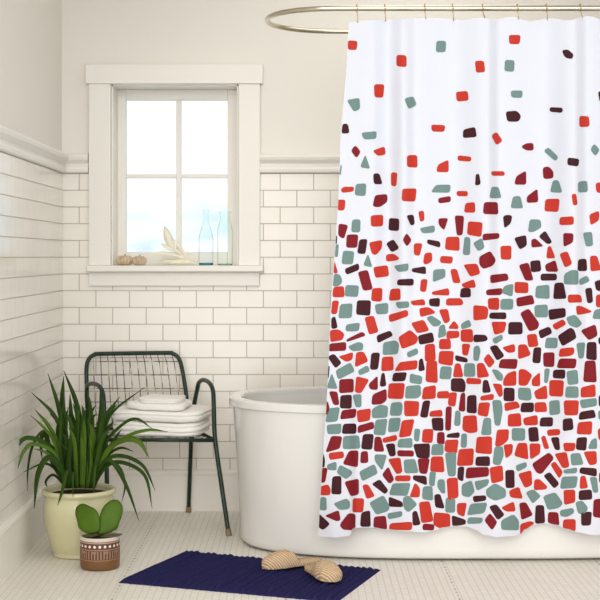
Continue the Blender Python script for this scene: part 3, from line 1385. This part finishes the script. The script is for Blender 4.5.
def pillow(bm, c, lx, ly, lz, ex=5.0, seed=0, amp=0.006, creases=()):
    rnd = Vector((seed * 7.3, seed * 3.1, seed * 1.7))
    nu, nv = 72, 44
    cr_, sr_ = math.cos(rot), math.sin(rot)

    def sp(v, e_):
        return math.copysign(abs(v) ** (2 / e_), v)
    rings = []
    lev = [(f_, -1.0, 1.0) for f_ in (0.02, 0.3, 0.6, 0.85)]
    lev += [(1.0, math.sin(-math.pi / 2 + math.pi * k / 20), 1 - math.cos(-math.pi / 2 + math.pi * k / 20) ** 0.8 if 0 < k < 20 else 1.0) for k in range(21)]
    lev += [(f_, 1.0, 1.0) for f_ in (0.85, 0.6, 0.3, 0.02)]
    for f_, zl, ins in lev:
        rg = []
        for i in range(nu):
            th = 2 * math.pi * i / nu
            x = sp(math.cos(th), ex) * lx / 2
            y = sp(math.sin(th), ex) * ly / 2
            k_ = f_ * (1 - ins * (lz / 2) / math.hypot(x, y))
            x *= k_
            y *= k_
            z = zl * lz / 2
            for zc_ in creases:
                g_ = 1 - 0.05 * math.exp(-((z / lz - zc_) / 0.07) ** 2)
                x *= g_
                y *= g_
            q = Vector((x, y, z))
            fl_ = Vector((c[0] + x, c[1] + y, 0))
            d = noise.noise(fl_ * 9 + Vector((3, 1, 0))) * 0.006 + noise.noise(fl_ * 22 + Vector((7, 2, 0))) * 0.003
            d *= min(1.0, max(0.0, (c[2] + z - 0.403) / 0.03))
            q.z += d + noise.noise(q * 40 + rnd) * 0.0006
            q.x += noise.noise(Vector((q.x, q.y, c[2] * 4)) * 7 + rnd + Vector((9, 0, 0))) * 0.012
            q.y += noise.noise(Vector((q.x, q.y, c[2] * 4)) * 7 + rnd + Vector((0, 9, 0))) * 0.010
            X = q.x * cr_ - q.y * sr_
            Y = q.x * sr_ + q.y * cr_
            rg.append(bm.verts.new((c[0] + X, c[1] + Y, c[2] + q.z)))
        rings.append(rg)
    for a, b in zip(rings[:-1], rings[1:]):
        for i in range(nu):
            bm.faces.new((a[i], a[(i + 1) % nu], b[(i + 1) % nu], b[i]))
    bmesh.ops.remove_doubles(bm, verts=bm.verts[:], dist=1e-6)


ty = -0.34
bm = bmesh.new()
pillow(bm, (-0.600, ty, 0.4365), 0.400, 0.33, 0.060, seed=1, creases=(-0.18, 0.2))
tag(link('folded_towel', bm, M['towel']), 'bottom white towel of the stack, folded wide on the chair seat', 'towel', 'folded towels on the chair')
bm = bmesh.new()
pillow(bm, (-0.606, ty, 0.4925), 0.415, 0.32, 0.044, seed=1, creases=(0.1,))
tag(link('folded_towel', bm, M['towel']), 'middle white towel of the stack on the green chair', 'towel', 'folded towels on the chair')
bm = bmesh.new()
pillow(bm, (-0.612, ty - 0.01, 0.5320), 0.265, 0.26, 0.029, ex=4.2, seed=1)
pillow(bm, (-0.600, ty - 0.01, 0.5565), 0.190, 0.22, 0.020, ex=4.0, seed=1, creases=(0.0,))
tag(link('folded_towel', bm, M['towel']), 'smaller folded white towel topmost of the stack on the chair', 'towel', 'folded towels on the chair')

# ------------------------------------------------------------------ big plant
PZ = 5.56
PC = at(79, 0, PZ)
pcx, pcy = PC.x, PC.y
pl = empty('potted_spider_plant', (pcx, pcy, 0))
tag(pl, 'large leafy strap-leaved green plant in a cream glazed pot', 'potted plant')
bm = bmesh.new()
lathe(bm, pcx, pcy, [(0.0, 0.001), (0.100, 0.001), (0.104, 0.004), (0.105, 0.012), (0.102, 0.017), (0.107, 0.024), (0.117, 0.055), (0.130, 0.10), (0.138, 0.14), (0.1405, 0.18), (0.138, 0.212), (0.134, 0.232), (0.136, 0.240), (0.145, 0.245), (0.148, 0.252), (0.147, 0.259), (0.141, 0.264), (0.134, 0.262), (0.129, 0.252), (0.128, 0.225), (0.0, 0.222)], 64, cap0=False, cap1=False)
bmesh.ops.remove_doubles(bm, verts=bm.verts[:], dist=1e-6)
link('ceramic_pot', bm, M['pot'], pl)
bm = bmesh.new()
lathe(bm, pcx, pcy, [(0.1275, 0.228), (0.127, 0.238), (0.10, 0.243), (0.05, 0.246), (0.001, 0.247)], 40, cap0=True, cap1=True)
link('soil', bm, M['soil'], pl)

random.seed(4)


def leaf(pts, w, m, tilt=0.0, z0=None, fold_=0.22, root=pl, name='leaf'):
    """pts: list of (px, py, dz) from base to tip"""
    (xa, ya, za), (xb, yb_, zb) = pts[-2], pts[-1]
    pts = pts[:-1] + [(xb + (xb - xa) * 0.12, yb_ + (yb_ - ya) * 0.12, zb)]
    w *= 0.74
    P = catmull([at(x, y, PZ + dz) for x, y, dz in pts], 7)
    n = len(P)
    bm = bmesh.new()
    rows = []
    for i, p in enumerate(P):
        t = i / (n - 1)
        tan = (P[min(i + 1, n - 1)] - P[max(i - 1, 0)]).normalized()
        nrm = Vector((tilt, -0.85, 0.55))
        side = tan.cross(nrm)
        if side.length < 1e-4:
            side = Vector((1, 0, 0))
        side.normalize()
        nn = side.cross(tan).normalized()
        if nn.y > 0:
            nn = -nn
        ww = w * (0.55 + 0.45 * min(1, t * 3)) * (1 - max(0, (t - 0.5) / 0.5) ** 2.4) / 2
        ww = max(ww, 0.0007)
        rows.append([bm.verts.new(p - side * ww + nn * fold_ * ww), bm.verts.new(p), bm.verts.new(p + side * ww + nn * fold_ * ww)])
    for a, b in zip(rows[:-1], rows[1:]):
        bm.faces.new((a[0], a[1], b[1], b[0]))
        bm.faces.new((a[1], a[2], b[2], b[1]))
    o = link(name, bm, m, root)
    s = o.modifiers.new('thick', 'SOLIDIFY')
    s.thickness = 0.0012
    return o


LV = [
    # (points, width, pale)
    ([(74, 488, 0), (66, 440, 0), (62.5, 405, .02), (63.5, 379, .03)], .034, 0),
    ([(80, 488, .01), (81, 440, .02), (77, 405, .03), (65, 374, .04)], .030, 0),
    ([(71, 488, 0), (65, 440, 0), (58, 405, -.01), (49, 377, -.02)], .024, 0),
    ([(69, 488, -.02), (63, 440, -.02), (54, 415, -.03), (34, 395, -.05)], .022, 0),
    ([(67, 488, -.03), (58, 445, -.04), (48, 425, -.05), (36, 411, -.06)], .022, 1),
    ([(66, 488, -.03), (55, 445, -.05), (46, 430, -.06), (32.5, 417, -.07)], .016, 1),
    ([(67, 488, -.01), (54, 450, -.03), (30, 438, -.05), (17, 446, -.06), (9.5, 467, -.07)], .026, 0),
    ([(68, 488, -.04), (56, 455, -.06), (35, 444, -.07), (24, 451, -.08), (18, 468, -.09)], .022, 1),
    ([(68, 488, .03), (56, 445, .03), (44, 431, .02), (33, 445, .01), (28, 468, .0), (27.5, 488, .0)], .014, 0),
    ([(69, 488, -.06), (59, 466, -.09), (48, 458, -.11), (38, 475, -.13), (34.5, 505, -.14)], .036, 0),
    ([(68, 488, -.02), (54, 468, -.04), (42, 464, -.05), (26, 471, -.06)], .014, 0),
    ([(66, 488, .02), (52, 455, .04), (45, 433, .04), (41, 442, .04), (42, 458, .04)], .026, 0),
    ([(70, 486, -.10), (68, 470, -.14), (65, 478, -.155), (62, 492, -.158), (58, 504, -.16)], .020, 0),
    ([(83, 488, -.05), (83, 460, -.06), (83.5, 435, -.06), (84, 421, -.06)], .040, 1),
    ([(80, 488, -.03), (79, 450, -.03), (80, 425, -.02), (86, 410, -.01)], .030, 0),
    ([(88, 488, -.03), (90, 455, -.04), (93, 435, -.05), (90, 424, -.06)], .034, 1),
    ([(87, 488, 0), (94, 445, 0), (103, 420, .0), (118, 399, .02)], .026, 0),
    ([(88, 488, .02), (96, 445, .03), (106, 423, .04), (116, 402, .05)], .024, 0),
    ([(90, 488, -.02), (100, 440, -.02), (113, 412, -.03), (141, 390, -.05)], .014, 0),
    ([(90, 488, -.02), (103, 447, -.03), (122, 425, -.04), (137, 419, -.05), (151, 428, -.06)], .018, 0),
    ([(91, 488, -.04), (106, 455, -.06), (126, 437, -.08), (148, 430, -.10), (166, 431.5, -.12)], .020, 1),
    ([(92, 488, -.05), (107, 452, -.07), (124, 440, -.09), (139, 442, -.10), (148, 456, -.11)], .034, 1),
    ([(92, 488, -.03), (106, 458, -.05), (120, 448, -.06), (132, 451, -.07)], .016, 0),
    ([(92, 488, -.04), (106, 461, -.08), (122, 456, -.10), (143, 466, -.12), (154, 488, -.13)], .022, 0),
    ([(92, 488, -.05), (107, 466, -.09), (124, 463, -.11), (145, 476, -.13), (151.5, 505, -.14)], .022, 0),
    ([(90, 488, -.06), (104, 462, -.10), (114, 464, -.12), (127, 487, -.14), (137.5, 517, -.15)], .022, 0),
    ([(91, 488, .04), (108, 462, .06), (120, 468, .07), (125, 485, .07), (122, 501, .07)], .013, 0),
    ([(76, 488, .03), (73, 440, .05), (71, 415, .06), (70, 396, .07)], .026, 0),
    ([(84, 488, .04), (88, 440, .06), (90, 410, .07), (87, 392, .08)], .026, 0),
    ([(84, 488, .02), (96, 440, .03), (101, 410, .04), (100, 392, .05)], .024, 0),
    ([(72, 488, -.06), (69, 460, -.07), (72, 430, -.08), (66, 412, -.08)], .026, 0),
    ([(77, 488, -.06), (76, 462, -.08), (74, 440, -.09), (69, 428, -.1)], .024, 1),
    ([(91, 488, -.06), (97, 462, -.07), (102, 440, -.08), (112, 425, -.09)], .026, 0),
    ([(93, 488, .02), (103, 458, .02), (114, 440, .02), (121, 430, .02)], .016, 0),
    ([(70, 488, .05), (60, 450, .06), (58, 430, .07), (60, 415, .08)], .024, 0),
    ([(65, 488, .03), (52, 462, .03), (47, 448, .03), (38, 440, .02)], .018, 0),
    ([(66, 488, -.05), (57, 462, -.07), (45, 452, -.08), (35, 449, -.09)], .016, 1),
    ([(92, 486, -.08), (96, 465, -.11), (95, 470, -.135), (94, 485, -.15), (94, 492, -.155)], .012, 0),
    ([(72, 487, -.09), (73, 472, -.12), (73, 478, -.14), (73, 495, -.152)], .014, 0),
    ([(66, 488, .04), (54, 475, .06), (46, 481, .08), (47.5, 488, .08)], .014, 0),
]
for pts, w, pale in LV:
    leaf(pts, w, M['leaf2'] if pale else M['leaf'], tilt=random.uniform(-0.35, 0.35))
for k in range(46):
    bx = random.uniform(66, 94)
    hx = (bx - 80) * random.uniform(1.0, 2.1)
    hy = random.uniform(402, 452)
    dz = random.uniform(-.08, .07)
    bend = random.uniform(-5, 5)
    leaf([(bx, 488, dz * .6), (bx + hx * .35, 488 - (488 - hy) * .45, dz * .8), (80 + hx * 1.05, 488 - (488 - hy) * .85, dz), (80 + hx * 1.3 + bend, hy, dz * 1.2)], random.uniform(.016, .028), M['leaf2'] if k % 4 == 0 else M['leaf'], tilt=random.uniform(-.5, .5))

# ------------------------------------------------------------------ small succulent
SZ = 5.325
scx, scy = at(100, 0, SZ).x, at(100, 0, SZ).y
su = empty('potted_succulent', (scx, scy, 0))
tag(su, 'small succulent with two rounded leaves in a patterned brown pot', 'potted plant')
pm = bpy.data.materials.new('patterned_stoneware')
pm.use_nodes = True
n, l = pm.node_tree.nodes, pm.node_tree.links
p = n['Principled BSDF']
p.inputs['Roughness'].default_value = 0.45
tc = n.new('ShaderNodeTexCoord')
s = n.new('ShaderNodeSeparateXYZ')
l.new(tc.outputs['Object'], s.inputs[0])
zr = n.new('ShaderNodeMath')
zr.operation = 'DIVIDE'
zr.inputs[1].default_value = 0.13
l.new(s.outputs['Z'], zr.inputs[0])
base = n.new('ShaderNodeValToRGB')
base.color_ramp.interpolation = 'CONSTANT'
els = base.color_ramp.elements
els[0].position = 0.0
els[0].color = lin((118, 80, 42))
els[1].position = 0.30
els[1].color = lin((158, 116, 92))
for pos, c in ((0.325, (98, 60, 44)), (0.60, (172, 138, 116)), (0.625, (98, 60, 44)), (0.80, (190, 164, 144)), (0.825, (128, 92, 74)), (0.85, (214, 204, 190))):
    e = els.new(pos)
    e.color = lin(c)
l.new(zr.outputs[0], base.inputs[0])
ang = n.new('ShaderNodeMath')
ang.operation = 'ARCTAN2'
l.new(s.outputs['Y'], ang.inputs[0])
l.new(s.outputs['X'], ang.inputs[1])


def math_n(op, a, b=None, c=None):
    q = n.new('ShaderNodeMath')
    q.operation = op
    for i, v in enumerate((a, b, c)):
        if v is None:
            continue
        if isinstance(v, (int, float)):
            q.inputs[i].default_value = v
        else:
            l.new(v, q.inputs[i])
    return q.outputs[0]


A = ang.outputs[0]
# row of white dots
fr = math_n('SUBTRACT', math_n('FRACT', math_n('MULTIPLY', A, 24 / (2 * math.pi))), 0.5)
dx = math_n('MULTIPLY', fr, 2 * math.pi / 24 * 0.0755)
dz = math_n('SUBTRACT', s.outputs['Z'], 0.0925)
dd = math_n('SQRT', math_n('ADD', math_n('MULTIPLY', dx, dx), math_n('MULTIPLY', dz, dz)))
dot = math_n('LESS_THAN', dd, 0.0052)
# frieze of vertical bars with short hooks
st = math_n('FRACT', math_n('MULTIPLY', A, 40 / (2 * math.pi)))
bar = math_n('LESS_THAN', st, 0.38)
st2 = math_n('FRACT', math_n('MULTIPLY', A, 10 / (2 * math.pi)))
hook = math_n('MULTIPLY', math_n('LESS_THAN', st2, 0.42), math_n('GREATER_THAN', s.outputs['Z'], 0.066))
inb = math_n('MULTIPLY', math_n('GREATER_THAN', s.outputs['Z'], 0.045), math_n('LESS_THAN', s.outputs['Z'], 0.0755))
bars = math_n('MULTIPLY', math_n('MAXIMUM', bar, math_n('MULTIPLY', hook, 0.7)), inb)
m1 = n.new('ShaderNodeMix')
m1.data_type = 'RGBA'
m1.inputs[7].default_value = lin((164, 130, 108))
l.new(bars, m1.inputs[0])
l.new(base.outputs[0], m1.inputs[6])
m2 = n.new('ShaderNodeMix')
m2.data_type = 'RGBA'
m2.inputs[7].default_value = lin((240, 232, 218))
l.new(dot, m2.inputs[0])
l.new(m1.outputs[2], m2.inputs[6])
l.new(m2.outputs[2], p.inputs['Base Color'])
bm = bmesh.new()
lathe(bm, scx, scy, [(0.0, 0.001), (0.066, 0.001), (0.071, 0.003), (0.0745, 0.010), (0.0755, 0.03), (0.0755, 0.10), (0.0750, 0.118), (0.0735, 0.1235), (0.0700, 0.1235), (0.0675, 0.118), (0.067, 0.095), (0.0, 0.092)], 56, cap0=False, cap1=False)
bmesh.ops.remove_doubles(bm, verts=bm.verts[:], dist=1e-6)
link('patterned_pot', bm, pm, su)
bm = bmesh.new()
lathe(bm, scx, scy, [(0.0668, 0.100), (0.066, 0.108), (0.04, 0.112), (0.001, 0.113)], 32)
link('soil', bm, M['soil'], su)


def pad(outline, z, thick, m, name='leaf', tilt=0.0, lean=0.0):
    ol = [Vector((70 + a / 7.5, 495 + b / 7.5, 0)) for a, b in outline]
    ol = catmull(ol, 6, closed=True)
    c = sum(ol, Vector((0, 0, 0))) / len(ol)
    bm = bmesh.new()
    rings = {}
    K = 7
    for sg in (1, -1):
        prev = None
        for q in range(K + 1):
            f_ = q / K
            h = thick * math.sqrt(max(0, 1 - f_ ** 2.6)) * sg
            if q == K and sg == -1:
                ring = rings['edge']
            elif q == 0:
                p0 = at(c.x, c.y, z)
                ring = bm.verts.new((p0.x, p0.y - h, p0.z))
            else:
                ring = []
                for o_ in ol:
                    w = c + (o_ - c) * f_
                    p0 = at(w.x, w.y, z)
                    ring.append(bm.verts.new((p0.x, p0.y - h + tilt * (w.x - c.x) + lean * (c.y - w.y), p0.z)))
                if q == K:
                    rings['edge'] = ring
            if prev is not None:
                N = len(ring)
                for i in range(N):
                    if isinstance(prev, list):
                        bm.faces.new((prev[i], ring[i], ring[(i + 1) % N], prev[(i + 1) % N]))
                    else:
                        bm.faces.new((prev, ring[i], ring[(i + 1) % N]))
            prev = ring
    return link(name, bm, m, su)


o = pad([(34, 150), (42, 98), (90, 72), (150, 90), (192, 110), (220, 150), (232, 205), (228, 262), (160, 286), (96, 268), (62, 240), (54, 205)], SZ - 0.010, 0.010, M['pad'], tilt=-0.0010, lean=0.0012)
o = pad([(222, 180), (244, 98), (296, 48), (350, 46), (388, 88), (390, 145), (372, 204), (350, 250), (290, 280), (215, 282)], SZ + 0.004, 0.010, M['pad'], tilt=0.0010, lean=0.0012)
o = pad([(330, 215), (350, 190), (368, 205), (362, 235), (345, 262), (330, 262)], SZ + 0.022, 0.005, M['pad_dark'])
bm = bmesh.new()
for i, (dx_, dy_, rr) in enumerate(((0.045, -0.01, 0.042), (-0.035, 0.0, 0.038))):
    N = 24
    for (zz, qq) in ((0, 0),):
        top = [bm.verts.new((scx + dx_ + rr * math.cos(2 * math.pi * k / N), scy + dy_ + rr * 0.8 * math.sin(2 * math.pi * k / N), 0.124 + 0.004 * math.cos(2 * math.pi * k / N))) for k in range(N)]
        cc = bm.verts.new((scx + dx_, scy + dy_, 0.121))
        cb2 = bm.verts.new((scx + dx_, scy + dy_, 0.112))
        for k in range(N):
            bm.faces.new((cc, top[k], top[(k + 1) % N]))
            bm.faces.new((cb2, top[(k + 1) % N], top[k]))
link('lower_leaf', bm, M['pad_dark'], su)

# ------------------------------------------------------------------ bath mat
def fl(px, py):
    z = F * CAMZ / (py - VPY)
    v = at(px, py, z)
    return Vector((v.x, v.y, 0))


mL, mT, mR = fl(118.5, 583), fl(186, 552.5), fl(380.5, 570.5)
mB = Vector((0.13, -1.735, 0))
bm = bmesh.new()
NR = 34
nu, nv = NR * 8, 60
rows = []
for i in range(nu + 1):
    u = i / nu
    row = []
    for j in range(nv + 1):
        v = j / nv
        p = mT.lerp(mR, u).lerp(mL.lerp(mB, u), v)
        wob = 0.0025 * noise.noise(Vector((u * 9, v * 5, 3.3)))
        rib = abs(math.sin(math.pi * (u + wob) * NR))
        e_ = min(1.0, 0.15 + min(v, 1 - v) * 22, min(u, 1 - u) * 60)
        hh = 0.78 + 0.7 * noise.noise(Vector((math.floor((u + wob) * NR) * 3.7, v * 1.5, 8.1)))
        h = 0.001 + 0.0150 * hh * (rib ** 0.85) + 0.0012 * noise.noise(Vector((u * 90, v * 60, 0)))
        edge = 0.004 * noise.noise(Vector((u * 60, 0, v * 50)))
        d = (mB - mR).normalized()
        k = (1 if v > 0.5 else -1) * max(0, abs(v - 0.5) * 2 - 0.9) * 10
        p = p + d * (edge * k)
        row.append(bm.verts.new((p.x, p.y, 0.001 + h * (0.25 + 0.75 * e_))))
    rows.append(row)
for i in range(nu):
    for j in range(nv):
        bm.faces.new((rows[i][j], rows[i + 1][j], rows[i + 1][j + 1], rows[i][j + 1]))
# underside
per = [rows[i][0] for i in range(nu + 1)] + [rows[nu][j] for j in range(1, nv + 1)] + [rows[i][nv] for i in range(nu - 1, -1, -1)] + [rows[0][j] for j in range(nv - 1, 0, -1)]
low = [bm.verts.new((v.co.x, v.co.y, 0.0005)) for v in per]
N = len(per)
for i in range(N):
    bm.faces.new((per[i], per[(i + 1) % N], low[(i + 1) % N], low[i]))
bm.faces.new(low)
tag(link('bath_mat', bm, M['mat']), 'navy blue ribbed bath mat on the floor before the tub', 'bath mat')

# ------------------------------------------------------------------ straw slippers
def slipper(heel, toe, z0, label, wide=0.088):
    heel, toe = Vector(heel), Vector(toe)
    L = (toe - heel).length
    d = (toe - heel) / L
    sd = Vector((-d.y, d.x))
    root = empty('straw_slipper', (heel.x + d.x * L / 2, heel.y + d.y * L / 2, z0))
    tag(root, label, 'slipper', 'straw slippers on the bath mat')

    def half(t):
        # half width along the sole, 0 heel .. 1 toe
        w = interp([(0, 0.0), (0.03, 0.52), (0.10, 0.76), (0.25, 0.80), (0.45, 0.82), (0.70, 1.0), (0.86, 0.92), (0.95, 0.62), (1.0, 0.0)], t)
        return wide / 2 * w

    def P(t, s, z):
        q = heel + d * (L * t) + sd * s
        return (q.x, q.y, z0 + z)
    bm = bmesh.new()
    N = 40
    outl = [(i / N, 1) for i in range(N + 1)] + [(i / N, -1) for i in range(N - 1, 0, -1)]
    rings = []
    for inset, z in ((0.94, 0.0), (1.0, 0.003), (1.0, 0.013), (0.94, 0.017)):
        rings.append([bm.verts.new(P(0.5 + (t - 0.5) * (0.985 + 0.015 * inset), sg * half(t) * inset, z + 0.0)) for t, sg in outl])
    for a, b in zip(rings[:-1], rings[1:]):
        for k in range(len(a)):
            bm.faces.new((a[k], a[(k + 1) % len(a)], b[(k + 1) % len(a)], b[k]))
    bm.faces.new(rings[0][::-1])
    bm.faces.new(rings[-1])
    link('sole', bm, M['straw'], root)
    # vamp: closed toe cap with an open mouth to the heel
    bm = bmesh.new()
    nt_, na = 22, 20
    H = 0.048
    for shell, sh in (('out', 0.0), ('in', 0.004)):
        rws = []
        for i in range(nt_ + 1):
            t = 0.50 + 0.505 * i / nt_
            prof = interp([(0.50, 0.80), (0.57, 0.97), (0.66, 1.0), (0.80, 0.86), (0.92, 0.60), (0.985, 0.34), (1.005, 0.0)], t)
            rw = []
            for j in range(na + 1):
                a = math.pi * j / na
                hw = half(min(t, 0.999)) * 1.04 - sh
                if i == nt_:
                    hw = 0.001
                hw = max(hw, 0.001)
                c_ = math.cos(a)
                s_ = math.sin(a)
                # lip leans back over the instep at the mouth
                tt = t + 0.07 * (1 - s_) * max(0, 1 - (t - 0.50) / 0.22) * -1
                z = 0.012 + max(0.0, (H * prof - sh) * (abs(s_) ** 0.75))
                z += 0.0018 * math.sin(60 * t + 7 * c_) * s_
                rw.append(bm.verts.new(P(tt, hw * math.copysign(abs(c_) ** 0.8, c_), z)))
            rws.append(rw)
        for a, b in zip(rws[:-1], rws[1:]):
            for j in range(na):
                bm.faces.new((a[j], a[j + 1], b[j + 1], b[j]))
        if shell == 'out':
            first = rws[0]
        else:
            for j in range(na):
                bm.faces.new((first[j], first[j + 1], rws[0][j + 1], rws[0][j]))
    link('toe_cap', bm, M['straw'], root)
    return root


slipper((0.082, -1.185), (-0.138, -1.305), 0.0195, 'woven straw slipper pointing toward the green chair, far one of the pair', 0.082)
slipper((0.043, -1.300), (0.128, -1.520), 0.0195, 'woven straw slipper of the pair nearer the right end of the mat', 0.090)

# ------------------------------------------------------------------ things on the window sill
SILL = 1.1412


def gourd(px, z, r, h, label):
    c = at(px, 0, z)
    root = empty('mini_pumpkin', (c.x, c.y, SILL))
    tag(root, label, 'pumpkin', 'little pumpkins on the window sill')
    bm = bmesh.new()
    nu, nv = 60, 20
    rings = []
    for j in range(1, nv):
        ph = -math.pi / 2 + math.pi * j / nv
        rg = []
        for i in range(nu):
            th = 2 * math.pi * i / nu
            k = 1 - 0.24 * abs(math.cos(th * 6)) ** 5 - 0.03 * math.cos(ph) * 0
            R = r * (math.cos(ph) ** 0.8) * k
            zz = h / 2 + h / 2 * math.sin(ph) * (0.82 + 0.18 * math.cos(ph)) * 1.05
            rg.append(bm.verts.new((c.x + R * math.cos(th), c.y + R * math.sin(th), SILL + zz)))
        rings.append(rg)
    for a, b in zip(rings[:-1], rings[1:]):
        for i in range(nu):
            bm.faces.new((a[i], a[(i + 1) % nu], b[(i + 1) % nu], b[i]))
    bm.faces.new(rings[0][::-1])
    bm.faces.new(rings[-1])
    zmin = min(v.co.z for v in bm.verts)
    bmesh.ops.translate(bm, verts=bm.verts[:], vec=(0, 0, SILL - zmin))
    zmax = max(v.co.z for v in bm.verts)
    link('flesh', bm, M['pumpkin'], root)
    bm = bmesh.new()
    tube(bm, [(c.x, c.y, zmax - 0.004), (c.x + 0.001, c.y, zmax + 0.003), (c.x + 0.004, c.y, zmax + 0.007)], lambda t: 0.0030 - 0.0012 * t, 8)
    link('stem', bm, M['stem_dry'], root)


gourd(124.6, 6.53, 0.0410, 0.052, 'small beige ribbed pumpkin at the left end of the window sill')
gourd(139.5, 6.505, 0.0345, 0.049, 'smaller beige ribbed pumpkin between its larger twin and dried sprig')

sg = empty('dried_sprig', at(172, 264, 6.55).to_tuple())
sg.location.z = SILL
tag(sg, 'bleached dried grass sprig lying on the window sill', 'dried plant')


def husk(pts, w, name='husk_leaf', zd=6.55, fat=False):
    P = catmull([at(x, y, zd + dz) for x, y, dz in pts], 8)
    n = len(P)
    bm = bmesh.new()
    if fat:
        tube(bm, P, lambda t: max(0.0012, w / 2 * math.sin(math.pi * min(1, 0.1 + 0.9 * t)) ** 0.8), 10)
    else:
        rows = []
        for i, p in enumerate(P):
            t = i / (n - 1)
            tan = (P[min(i + 1, n - 1)] - P[max(i - 1, 0)]).normalized()
            sd = tan.cross(Vector((0.1, -0.9, 0.45))).normalized()
            ww = w / 2 * max(0.06, math.sin(math.pi * min(1, 0.12 + 0.88 * t)) ** 0.9)
            rows.append([bm.verts.new(p - sd * ww + Vector((0, -0.3 * ww, 0))), bm.verts.new(p), bm.verts.new(p + sd * ww + Vector((0, -0.3 * ww, 0)))])
        for a, b in zip(rows[:-1], rows[1:]):
            bm.faces.new((a[0], a[1], b[1], b[0]))
            bm.faces.new((a[1], a[2], b[2], b[1]))
    o = link(name, bm, M['husk'], sg)
    if not fat:
        s_ = o.modifiers.new('thick', 'SOLIDIFY')
        s_.thickness = 0.0012
    return o


husk([(198, 263.5, 0), (186, 258, 0), (177, 251, .02), (171, 243, .03), (166, 232, .04)], 0.012, 'stem', fat=True)
husk([(174, 248, .025), (170, 242, .03), (167, 234, .04), (164.5, 226, .05)], 0.042, 'grass_ear', fat=True)
husk([(177, 251, .02), (171, 249, .02), (165, 246, .02), (161, 243, .02)], 0.020)
husk([(194, 262.5, 0), (178, 258, -.01), (163, 253, -.02), (149, 254.5, -.03)], 0.022)
husk([(196, 263, 0), (184, 258, -.01), (172, 254.5, -.02), (160, 253, -.02)], 0.018)
husk([(197, 263, -.01), (186, 261, -.03), (175, 261.5, -.04), (163, 261, -.04)], 0.020)
husk([(198, 263.2, -.01), (186, 263, -.03), (178, 263.4, -.04), (168, 263.8, -.04)], 0.012)
husk([(190, 260, .0), (182, 250, .03), (178, 244, .04), (173, 239, .05)], 0.016)
husk([(196, 262.5, .0), (186, 260, .02), (176, 260, .03), (150, 261.5, .03)], 0.026)


def bottle(px, z, prof, base_h, m, mb, label):
    c = at(px, 0, z)
    root = empty('glass_bottle', (c.x, c.y, SILL))
    tag(root, label, 'bottle', 'glass bottles on the window sill')
    bm = bmesh.new()
    pr = [(r, SILL + h) for r, h in prof]
    inn = [(max(0.001, r - 0.003), SILL + h) for r, h in reversed(prof) if h > base_h]
    lathe(bm, c.x, c.y, pr + inn, 40, cap0=False, cap1=False)
    link('bottle_body', bm, m, root)
    bm = bmesh.new()
    r0 = prof[1][0]
    lathe(bm, c.x, c.y, [(r0 * 0.90, SILL + 0.0005), (r0 * 0.985, SILL + 0.003), (r0 * 0.985, SILL + base_h * 0.8), (r0 * 0.8, SILL + base_h)], 40)
    link('bottle_base', bm, mb, root)


bottle(206, 6.545, [(0.030, 0.001), (0.0335, 0.004), (0.0335, 0.125), (0.030, 0.145), (0.018, 0.185), (0.0125, 0.205), (0.0115, 0.245), (0.0145, 0.250), (0.0145, 0.262)], 0.012, M['glass_blue'], M['glass_base'], 'pale blue glass bottle with narrow neck and teal base on sill')
bottle(225, 6.545, [(0.031, 0.001), (0.0345, 0.004), (0.0345, 0.165), (0.031, 0.185), (0.024, 0.205), (0.022, 0.235), (0.0255, 0.240), (0.0255, 0.252)], 0.008, M['glass_green'], M['glass_base2'], 'clear greenish wide-necked glass bottle at the right end of sill')
